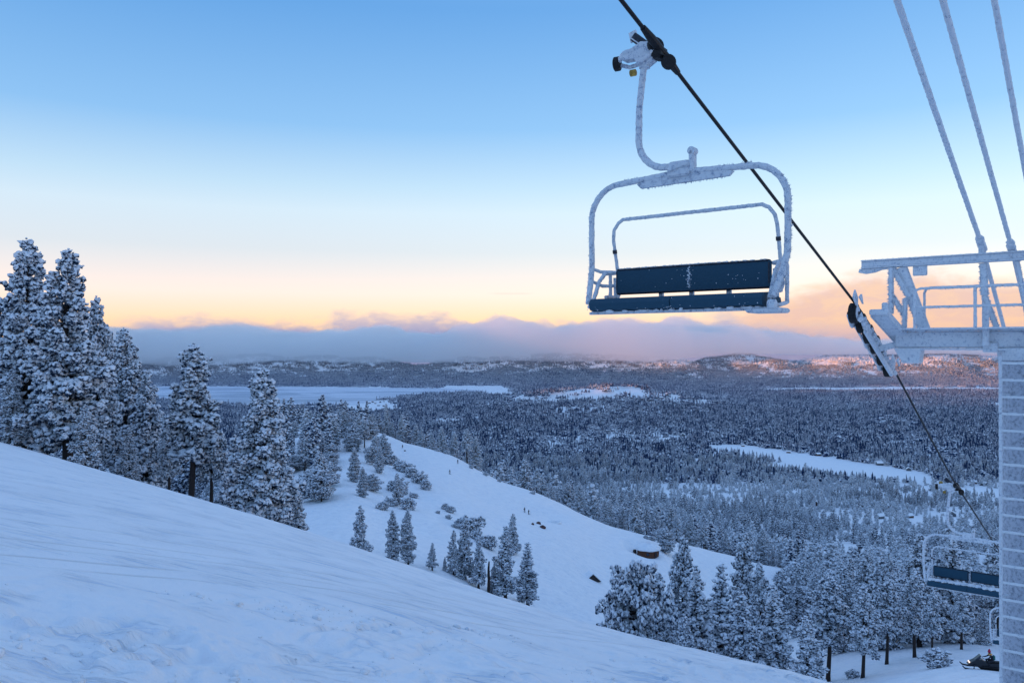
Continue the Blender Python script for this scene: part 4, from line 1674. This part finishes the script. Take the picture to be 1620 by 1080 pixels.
def build_chair(fine):
    root = thing("chairlift_chair", "", "chairlift chair")
    st = .022 if fine else .12
    n = 10 if fine else 7
    jt = .22 if fine else .1
    X, Y, Z = Vector((1, 0, 0)), Vector((0, 1, 0)), ZV
    cx = .26
    # hanger stem with its bend under the rope
    stem = [(-.20, 0, -.10), (-.22, 0, -.22), (-.27, 0, -.62), (-.275, 0, -.95)] + [tuple(p) for p in arc((.08, 0, -.97), .355, math.pi, math.pi * 1.5, 7, X, Z)] + [(.22, 0, -1.335)]
    m = MB()
    m.tube(stem, .039, n, jt * .4, st)
    m.build("hanger_arm", M['frost'], root)
    m = MB()
    m.box((cx - .02, 0, -1.37), (.26, .14, .17), bev=.02)
    m.box((cx + .13, 0, -1.30), (.06, .10, .24), bev=.015)
    m.disc((cx + .13, 0, -1.19), (0, 1, 0), .045, .10, 12)
    if fine:
        m.spikes((cx - .14, -.07, -1.4), (cx + .1, -.07, -1.35), 50, .03, .008, (0, -1, .2), .8)
    m.build("hanger_clamp", M['frost'], root)
    # bail frame
    hw, zt, rc = 1.17, -1.44, .38

    def bail_side(s):
        pts = [(cx + s * .06, 0, zt + .04), (cx + s * .45, 0, zt + .015), (cx + s * (hw - rc), 0, zt)]
        cc = Vector((cx + s * (hw - rc), 0, zt - rc))
        pts += [tuple(cc + X * (s * rc * math.sin(a)) + Z * (rc * math.cos(a))) for a in np.linspace(.2, math.pi / 2, 7)]
        pts += [(cx + s * hw, 0, -2.12), (cx + s * (hw - .005), 0, -2.36), (cx + s * (hw - .03), -.07, -2.56), (cx + s * (hw - .08), -.20, -2.82)]
        return pts
    m = MB()
    for s in (-1, 1):
        m.tube(bail_side(s), .034, n, jt * .4, st)
    # gusset plate under the clamp
    m.prism([(cx - .55, 0, zt - .035), (cx - .1, 0, zt + .07), (cx + .12, 0, zt + .07), (cx + .60, 0, zt - .03), (cx + .55, 0, zt - .075), (cx - .5, 0, zt - .085)], (0, .045, 0))
    if fine:
        m.spikes((cx - .75, 0, zt + .03), (cx + .8, 0, zt + .03), 220, .034, .009, (0, 0, 1), .8)
        m.spikes((cx - .5, 0, zt - .08), (cx + .55, 0, zt - .07), 110, .03, .009, (0, 0, -1), .7)
        for s in (-1, 1):
            bs = bail_side(s)
            for a, b in zip(bs[3:-1], bs[4:]):
                m.spikes(Vector(a) + Vector((s * .025, 0, 0)), Vector(b) + Vector((s * .025, 0, 0)), int(90 * (Vector(b) - Vector(a)).length) + 4, .032, .009, (s * .9, 0, .1), .7)
    m.build("bail_frame", M['frost'], root)
    # backrest: two panels
    by = .20
    for k, (u0, u1) in enumerate(((-.69, 1.19),) if fine else ((-.69, .235), (.285, 1.19))):
        m = MB()
        m.box(((u0 + u1) / 2, by, -2.557), (u1 - u0, .055, .305), bev=.022 if fine else .06)
        if fine:
            m.box(((u0 + u1) / 2, by + .035, -2.545), (u1 - u0 - .06, .03, .2), bev=.01)
        pn = m.build("backrest_panel", M['pad'], root)
        m = MB()
        for zz in (-2.695, -2.42):
            m.tube([(u0 + .03, by - .027, zz), (u1 - .03, by - .027, zz)], .008, 6)
        for uu in (u0 + .02, u1 - .02):
            m.tube([(uu, by - .027, -2.655), (uu, by - .027, -2.435)], .008, 6)
        m.build("piping", M['steel'], pn)
    for k, (u0, u1) in enumerate(((-.76, .255), (.265, 1.27))):
        m = MB()
        out = [(0, -.26, -2.78), (0, -.30, -2.83), (0, -.28, -2.90), (0, -.20, -2.925), (0, .22, -2.905), (0, .26, -2.85), (0, .24, -2.81), (0, -.1, -2.765)]
        m.prism([((u0 + u1) / 2, p[1], p[2]) for p in out], (u1 - u0, 0, 0))
        m.build("seat_cushion", M['pad'], root)
    # seat and back carrier
    m = MB()
    for u in (-.72, -.12, .26, .70, 1.22):
        m.bar((u, .255, -2.86), (u, .235, -2.50), .05, .035)
    m.bar((-.75, .25, -2.875), (1.27, .25, -2.875), .04, .04)
    m.bar((-.80, -.2, -2.94), (1.32, -.2, -2.94), .05, .03)
    for s in (-1, 1):
        u = cx + s * 1.07
        m.tube([(u, -.22, -2.86), (u, 0, -2.90), (u, .26, -2.86), (u, .26, -2.45), (cx + s * .93, .235, -2.44)], .022, 8, jt * .6, st * 1.5)
        m.tube([(cx + s * 1.16, 0, -2.40), (cx + s * 1.12, .12, -2.43), (cx + s * .93, .23, -2.44)], .020, 8, jt * .6, st * 1.5)
        m.tube([(cx + s * 1.13, -.04, -2.56), (cx + s * 1.10, .12, -2.60), (cx + s * .93, .23, -2.60)], .020, 8, jt * .6, st * 1.5)
    m.box((cx + 1.0, -.1, -2.955), (.34, .34, .05), bev=.015)
    m.disc((cx + 1.10, -.25, -2.90), (1, 0, 0), .05, .08, 10)
    m.build("seat_frame", M['frost'], root)
    # armrests
    for s in (-1, 1):
        m = MB()
        u = cx + s * 1.05
        m.tube([(u, .22, -2.44), (u, .10, -2.46), (u, -.03, -2.56), (u, -.10, -2.70), (u, -.19, -2.84)], .024, 8, jt * .7, st)
        m.build("armrest", M['frost'], root)
    # restraint bar, swung up behind
    m = MB()
    hb = .99
    for s in (-1, 1):
        pass
    pts = [(cx - hb, .02, -2.74), (cx - hb, .30, -2.73), (cx - hb, .36, -2.66), (cx - hb, .30, -2.44), (cx - hb, .20, -2.05)]
    pts += [(cx - hb + .02, .18, -1.94), (cx - hb + .08, .175, -1.86), (cx - hb + .15, .17, -1.825)]
    pts2 = [(2 * cx - p[0], p[1], p[2]) for p in reversed(pts)]
    m.tube(pts + pts2, .021, 8, jt * .6, st)
    if fine:
        m.spikes((cx - .8, .17, -1.81), (cx + .8, .17, -1.81), 60, .018, .005, (0, 0, 1), .9)
    rb = m.build("restraint_bar", M['frost'], root)
    for s in (-1, 1):
        m = MB()
        m.tube([(cx + s * hb, .225, -2.17), (cx + s * hb, .235, -2.21)], .028, 8)
        m.build("stopper", M['steel'], rb)
    # grip on the rope
    m = MB()
    m.prism([(-.47, 0, .02), (-.36, 0, .07), (-.22, 0, .13), (-.08, 0, .10), (-.02, 0, .03), (-.08, 0, -.10), (-.16, 0, -.14), (-.26, 0, -.13), (-.30, 0, -.04), (-.46, 0, -.03)], (0, .13, 0))
    m.tube([(-.20, 0, -.02), (-.20, 0, -.16)], .062, 10, jt * .4)
    m.tube([(-.52, -.03, -.02), (-.44, -.05, .05), (-.30, -.05, .06)], .028, 8, jt * .5, st)
    m.tube([(-.52, .03, -.05), (-.42, .05, -.09), (-.25, .05, -.08)], .024, 8, jt * .5, st)
    m.tube([(-.25, -.08, -.11), (-.10, -.08, -.05), (-.03, -.06, .02)], .03, 8, jt * .5, st)
    g = m.build("grip_body", M['frost'], root)
    m = MB()
    m.bar((-.34, 0, .23), (-.16, 0, .07), .10, .085, (0, 1, 0), .012)
    lv = m.build("grip_lever", M['steel'], root)
    if fine:
        m = MB()
        m.bar((-.345, -.052, .20), (-.185, -.052, .065), .012, .03, (0, 1, 0))
        m.bar((-.39, 0, .225), (-.30, 0, .245), .12, .02, (0, 1, 0))
        m.build("frost_rib", M['frost_heavy'], lv)
    for (c, ax, r, w, mt) in (((-.56, 0, -.035), (1, .2, 0), .082, .07, 'rubber'), ((-.045, -.03, .055), (.8, -.6, .2), .095, .06, 'rubber'), ((.075, .05, -.135), (.75, -.6, 0), .085, .055, 'rubber'),
                              ((-.46, .08, .075), (0, 1, .15), .05, .06, 'yellow'), ((-.36, .02, -.175), (1, .1, 0), .038, .07, 'yellow')):
        m = MB()
        m.disc(c, ax, r, w, 18 if fine else 10)
        m.build("grip_roller", M[mt], root)
    # jaw sleeve round the rope
    m = MB()
    dr = Vector((0, 1, -.325)).normalized()
    m.tube([-dr * .42, -dr * .22, dr * .25, dr * .45], [.034, .05, .05, .034], 10)
    m.box((-.03, .02, -.02), (.13, .22, .15), bev=.03)
    m.build("grip_jaw", M['rope'], root)
    if fine:
        fm = MB()
        for _ in range(50):
            u = random.choice([random.uniform(-.66, 1.15), random.gauss(.26, .03), random.gauss(.26, .05), random.gauss(.82, .07)])
            fm.lump((u, by - .028, random.uniform(-2.66, -2.43)), (random.uniform(.002, .007), .004, random.uniform(.002, .008)), .5)
        for _ in range(60):
            u = random.choice([random.uniform(-.74, 1.24), random.gauss(-.68, .05), random.gauss(.24, .06), random.gauss(1.1, .08)])
            fm.lump((u, -.285, random.uniform(-2.92, -2.80)), (random.uniform(.003, .008), .005, random.uniform(.002, .006)), .5)
        for _ in range(70):
            u = random.uniform(-.76, 1.27)
            fm.lump((u, random.uniform(-.27, -.15), -2.925), (random.uniform(.01, .06), .02, random.uniform(.006, .022)), .4)
        for _ in range(130):
            fm.lump((random.uniform(-.68, 1.18), by - .005, -2.402), (random.uniform(.008, .03), .014, random.uniform(.003, .010)), .4)
        for z in np.linspace(-2.66, -2.43, 26):
            fm.lump((.26 + random.uniform(-.012, .012), by - .03, z), (random.uniform(.005, .016), .006, .008), .4)
        tag(fm.build("frost_flecks", M['frost_heavy'], root), kind='stuff')
    else:
        fm = MB()
        for u in np.linspace(-.7, 1.2, 12):
            fm.lump((u, -.02, -2.765), (.13, .2, .05), .3)
        tag(fm.build("seat_snow", M['snow'], root), kind='stuff')
    return root


def rope_at(b):
    """Rope height b metres along the line from the tower."""
    bs = [(p - T0).dot(B) for p in rope_pts]
    return float(np.interp(b, bs, [p.z for p in rope_pts]))


c1 = build_chair(True)
c1.location = G1
c1.rotation_euler = (0, 0, CH_RZ)
tag(c1, "large near rime-covered chairlift chair with navy seat hanging against the sky", None, "chairs on the haul rope")
c2 = build_chair(False)
b2 = 9.3
c2.location = tw(0, b2, rope_at(b2))
c2.rotation_euler = (0, 0, CH_RZ)
tag(c2, "second empty chair with two dark backrest panels, beside the tower over the forest", None, "chairs on the haul rope")
b3 = 22.2
c3 = copy_thing(c2, tw(0, b3, rope_at(b3)), CH_RZ, "farthest chair almost hidden behind the ladder tower", "chairs on the haul rope")


# ------------------------------------------------------------------ lift tower
def build_tower():
    gz = ground(*(tw(2.62, .3, 0).xy))
    root = thing("lift_tower", "rime-covered chairlift tower with ladder, crossarm and railed catwalk", "lift tower", Vector((0, 0, 0)))

    def part(m, name, mat='frost_heavy', smooth=False, parent=None):
        return m.build(name, M[mat], parent or root, smooth)

    def beam(m, u0, z0, u1, z1, w, h, b=0.0, feather=80, bev=.015):
        a, c = tw(u0, b, z0), tw(u1, b, z1)
        m.bar(a, c, w, h, B.cross((c - a).normalized()), bev)
        n = B.cross((c - a).normalized()).normalized()
        if feather:
            for sgn in (1, -1):
                m.spikes(a + n * (h / 2 * sgn) - B * (w / 2), c + n * (h / 2 * sgn) - B * (w / 2), feather, .036, .011, n * sgn, .6)
        return m
    # column
    m = MB()
    ctr = lambda z: tw(2.64, .34, z)
    m.tube([ctr(gz - 1.0), ctr(-.05)], .47, 40, .006, .05)
    part(m, "column", 'frost_col', True)
    m = MB()
    m.tube([ctr(-.28), ctr(-.06)], .53, 32, .01, .06)
    part(m, "column_flange")
    # crossarm
    m = MB()
    beam(m, .44, .095, 4.9, .095, .34, .30, .12, 420)
    m.box(tw(2.05, -.07, -.05), (.24, .06, .18), W, B, ZV, .015)
    part(m, "crossarm")
    m = MB()
    m.bar(tw(.44, .12, -.085), tw(4.9, .12, -.085), .40, .035, ZV)
    m.bar(tw(.44, .12, .27), tw(4.9, .12, .27), .40, .035, ZV)
    part(m, "crossarm_flange")
    # lifting beam and its stays
    m = MB()
    beam(m, -.18, 1.595, 4.6, 1.595, .16, .13, 0, 420)
    m.bar(tw(-.18, 0, 1.665), tw(4.6, 0, 1.665), .22, .022, ZV)
    m.bar(tw(-.18, 0, 1.525), tw(4.6, 0, 1.525), .22, .022, ZV)
    part(m, "lifting_beam")
    m = MB()
    pr = [(-.22, 1.51), (-.24, 1.44), (-.12, 1.41), (.05, 1.43), (.18, 1.475), (.36, 1.49), (.5, 1.51)]
    m.prism([tw(u, 0, z) for u, z in pr], B * .12)
    part(m, "end_haunch")
    for (u0, z0, u1, z1, w, h, b) in ((.54, 1.50, .96, .25, .14, .20, .0), (.38, 1.50, .38, .60, .09, .085, -.1), (.40, 1.50, .70, .90, .07, .10, -.05), (.38, .98, .62, .56, .07, .08, -.08),
                                      (.64, .90, .62, .20, .07, .075, -.12), (.85, .6, .85, .25, .07, .07, .25)):
        m = MB()
        beam(m, u0, z0, u1, z1, w, h, b, 60)
        part(m, "stay")
    m = MB()
    beam(m, 1.93, 1.50, 1.95, .9, .10, .12, .02, 50)
    beam(m, 1.95, .9, 2.16, .25, .08, .09, .02, 50)
    part(m, "stay")
    m = MB()
    beam(m, 2.46, 1.52, 2.66, .25, .06, .07, .02, 40)
    part(m, "stay")
    # small plate hung from the beam
    m = MB()
    m.box(tw(.885, -.06, 1.42), (.25, .05, .20), W, B, ZV, .012)
    m.spikes(tw(.77, -.09, 1.32), tw(1.0, -.09, 1.32), 20, .015, .006)
    part(m, "hanging_plate")
    # guard rails of the catwalk
    for b, lo, hi in ((-.42, .70, 1.05), (.55, .74, 1.12)):
        m = MB()
        u0 = .86 if b < 0 else .84
        m.tube([tw(u0, b, .28), tw(u0, b, hi - .1), tw(u0 + .03, b, hi - .03), tw(u0 + .10, b, hi), tw(4.6, b, hi)], .024, 8, .18, .03)
        m.tube([tw(u0, b, lo), tw(4.6, b, lo)], .022, 8, .18, .03)
        m.spikes(tw(u0 + .1, b, hi - .02), tw(4.6, b, hi - .02), 150, .03, .008)
        m.spikes(tw(u0 + .1, b, lo - .02), tw(4.6, b, lo - .02), 120, .03, .008)
        gr = part(m, "guard_rail")
        for u in (1.86, 3.2):
            m = MB()
            m.tube([tw(u, b, .28), tw(u, b, hi)], .030, 8, .15, .04)
            part(m, "rail_post", parent=gr)
    m = MB()
    m.bar(tw(.5, .06, .30), tw(4.6, .06, .30), .95, .03, ZV)
    part(m, "catwalk_deck")
    # stub post beside the column
    m = MB()
    m.tube([tw(1.99, -.18, -.02), tw(1.99, -.18, .66), tw(1.99, -.18, .72)], [.058, .055, .03], 10, .12, .04)
    m.spikes(tw(1.99, -.18, 0), tw(1.99, -.18, .7), 60, .02, .008, (-.7, -.5, .2), .8)
    part(m, "stub_post")
    # sheave walkway running down beside the wheels
    slope = -.36
    m = MB()
    a, c = tw(.40, -1.05, .54), tw(.50, .75, -.06)
    dd = (c - a).normalized()
    nn = W.cross(dd)
    m.bar(a, c, .26, .045, nn, .01)
    for s in (-.145, .145):
        m.bar(a + W * s + ZV * .03, c + W * s + ZV * .03, .03, .11, nn)
    part(m, "sheave_walkway")
    m = MB()
    m.box(tw(.40, -1.07, .60), (.34, .10, .11), W, B, ZV, .02)
    m.box(tw(.48, -1.0, .70), (.10, .10, .16), W, B, ZV, .02)
    part(m, "walkway_step")
    m = MB()
    m.prism([tw(.42, .1, -.08), tw(.90, .1, -.08), tw(.86, .1, -.36), tw(.58, .1, -.36)], B * .34)
    part(m, "arm_bracket")
    # sheave train
    wheel_b = [-1.25, -.75, -.25, .25, .75, 1.25]
    for b in wheel_b:
        z = rope_at(b) - .0235 - .19
        m = MB()
        m.disc(tw(0, b, z), W, .19, .13, 28, .1)
        sh = part(m, "sheave", 'rubber', True)
        m = MB()
        m.disc(tw(0, b, z), W, .13, .16, 20, .1)
        part(m, "hub", 'frost', parent=sh)
        m = MB()
        m.disc(tw(0, b, z), W, .03, .24, 10, .1)
        part(m, "axle", 'steel', parent=sh)
    for k in range(0, 6, 2):
        m = MB()
        for su in (-.11, .11):
            a = tw(su, wheel_b[k], rope_at(wheel_b[k]) - .25)
            c = tw(su, wheel_b[k + 1], rope_at(wheel_b[k + 1]) - .25)
            mid_ = (a + c) / 2 - ZV * .10
            m.bar(a + ZV * .03, mid_, .045, .10, (0, 0, 1), .012)
            m.bar(mid_, c + ZV * .03, .045, .10, (0, 0, 1), .012)
            m.spikes(a, c, 30, .03, .01, -W, .8)
        part(m, "rocker_plate", 'frost_heavy')
    m = MB()
    a, c = tw(.13, -1.0, rope_at(-1.0) - .44), tw(.13, 1.0, rope_at(1.0) - .46)
    m.bar(a, c, .06, .10, (0, 0, 1), .01)
    m.bar(tw(.13, 0, rope_at(0) - .40), tw(.5, .05, .02), .10, .12, (0, 0, 1), .01)
    m.bar(tw(-.12, -1.1, rope_at(-1.1) - .22), tw(-.12, 1.15, rope_at(1.15) - .30), .03, .05)
    m.spikes(a, c, 60, .03, .01, (-.3, -.3, 1), .8)
    part(m, "main_rocker", 'frost_heavy')
    m = MB()
    for b in (-1.4, 1.42):
        zz = rope_at(b)
        m.prism([tw(.07, b - .16, zz + .02), tw(.07, b - .05, zz + .16), tw(.07, b + .12, zz + .02), tw(.07, b + .1, zz - .16)], W * .03)
        m.prism([tw(.17, b - .14, zz + .02), tw(.17, b, zz + .08), tw(.17, b + .1, zz - .1)], W * .03)
        m.spikes(tw(.07, b - .14, zz), tw(.07, b + .1, zz + .06), 24, .03, .01, (-.4, -.2, 1), .8)
    part(m, "rope_catcher", 'frost_heavy')
    m = MB()
    for _ in range(70):
        b = random.uniform(-1.35, 1.35)
        q = random.uniform(.014, .05)
        m.lump(tw(random.choice([.13, .14]), b, rope_at(b) - random.uniform(.26, .38)), (q, q, q * random.uniform(.6, 1.4)), .45)
    o = part(m, "rime_clumps")
    o['kind'] = 'stuff'
    # ladder
    la, lb = 2.235, 2.66
    for u in (la, lb):
        m = MB()
        m.tube([tw(u, -.30, gz + .2), tw(u, -.30, -.20)], .030, 8, .14, .04)
        m.spikes(tw(u, -.32, gz + .4), tw(u, -.32, -.2), 240, .022, .009, (-.6, -.6, 0), .6)
        part(m, "ladder_rail")
    z = -.33
    while z > gz + .3:
        m = MB()
        m.tube([tw(la, -.30, z), tw(lb, -.30, z)], .023, 8, .2, .03)
        m.spikes(tw(la, -.31, z), tw(lb, -.31, z), 26, .02, .008, (0, 0, -1), .8)
        part(m, "rung", 'frost_rung')
        z -= .30
    z = -.9
    while z > gz + .5:
        m = MB()
        m.bar(tw(la, -.28, z), tw(la + .12, -.02, z), .03, .03)
        m.bar(tw(lb, -.28, z), tw(lb, -.1, z), .03, .03)
        part(m, "standoff")
        z -= 1.8
    return root


build_tower()


def build_lines():
    # communication lines thick with rime, tied to the lifting beam and falling away below
    specs = [(tw(1.90, 0, 1.86), .378, .041, "rime-coated line nearest the near chair, left of the three meeting the tower"),
             (tw(2.38, 0, 1.74), .390, .038, "middle one of the three rime-coated lines meeting the tower"),
             (tw(2.80, -.1, 1.72), .500, .038, "right-hand rime-coated line running out of the frame above the tower")]
    for k, (p, sl, r, lb) in enumerate(specs):
        m = MB()
        up = [p + (-B + ZV * sl) * t - ZV * (.012 * t * (14 - t) * .12) for t in (14, 11, 8.5, 6.5, 4.5, 2.5, 1.0, 0)]
        m.tube(up, r, 9, .09, .035)
        dn = [p + (B - ZV * .50) * t for t in (0, 1.2, 3.0)] + [p + B * t - ZV * (.5 * 3 + (t - 3) * .46) for t in (8, 20, 60)]
        m.tube(dn[:3], r * .95, 9, .09, .035)
        m.tube(dn[2:], r * .7, 7, .1, 1.0)
        o = m.build("rimed_line", M['frost_cable'])
        tag(o, lb, "cable", "rime-coated lines over the tower")
        c = thing("line_clamp", ["frosted clamp holding the left rime-coated line on the tower's top beam", "frosted clamp holding the middle rime-coated line on the tower's top beam",
                                 "frosted clamp of the right-hand line at the frame edge"][k], "clamp", p, CH_RZ)
        cm = MB()
        cm.box((0, 0, -.10), (.08, .16, .22), bev=.02)
        cm.tube([(0, -.24, .085), (0, 0, -.01), (0, .22, -.10)], .068, 10, .2, .03)
        cm.spikes((0, -.2, .05), (0, .2, -.1), 40, .03, .01, (0, 0, 1), 1.0)
        cm.build("clamp_body", M['frost_heavy'], c)
        bt = MB()
        bt.disc((0, -.085, -.12), (0, 1, 0), .028, .03, 8)
        bt.build("bolt", M['frost'], c)


build_lines()


# ------------------------------------------------------------------ loose snow on the near slope
def build_clods():
    rd3 = np.random.default_rng(33)
    n = 9000
    x = rd3.uniform(-9, 9, n)
    y = rd3.uniform(2.7, 16, n)
    l = -DS[1] * x + DS[0] * y
    s = DS[0] * x + DS[1] * y
    msk = fbm(x / 1.2 + 9, y / 1.2, 3, 76)
    k = (l < 9.6) & (np.abs(x) < .75 * y) & (rd3.random(n) < np.clip(msk * 2.4 + .10, 0.02, 1))
    x, y = x[k], y[k]
    z = terrain(x, y) + snow_detail(x, y)
    sz = .010 + .055 * rd3.random(len(x)) ** 6
    V_ = IV1[None] * rd3.uniform(.7, 1.3, (len(x), 12, 1)) * np.array([1.2, 1.2, .75]) * sz[:, None, None] + np.stack([x, y, z + sz * .25], 1)[:, None, :]
    Fc = IF1[None] + (np.arange(len(x)) * 12)[:, None, None]
    me = np_mesh("snow_clods", V_.reshape(-1, 3), Fc.reshape(-1), np.full(len(x) * 20, 3), M['snow'], True)
    tag(link(bpy.data.objects.new("snow_clods", me)), kind='stuff')


build_clods()
print("individual trees", N_TREES[0], "triangles", sum(len(m.polygons) for m in bpy.data.meshes))
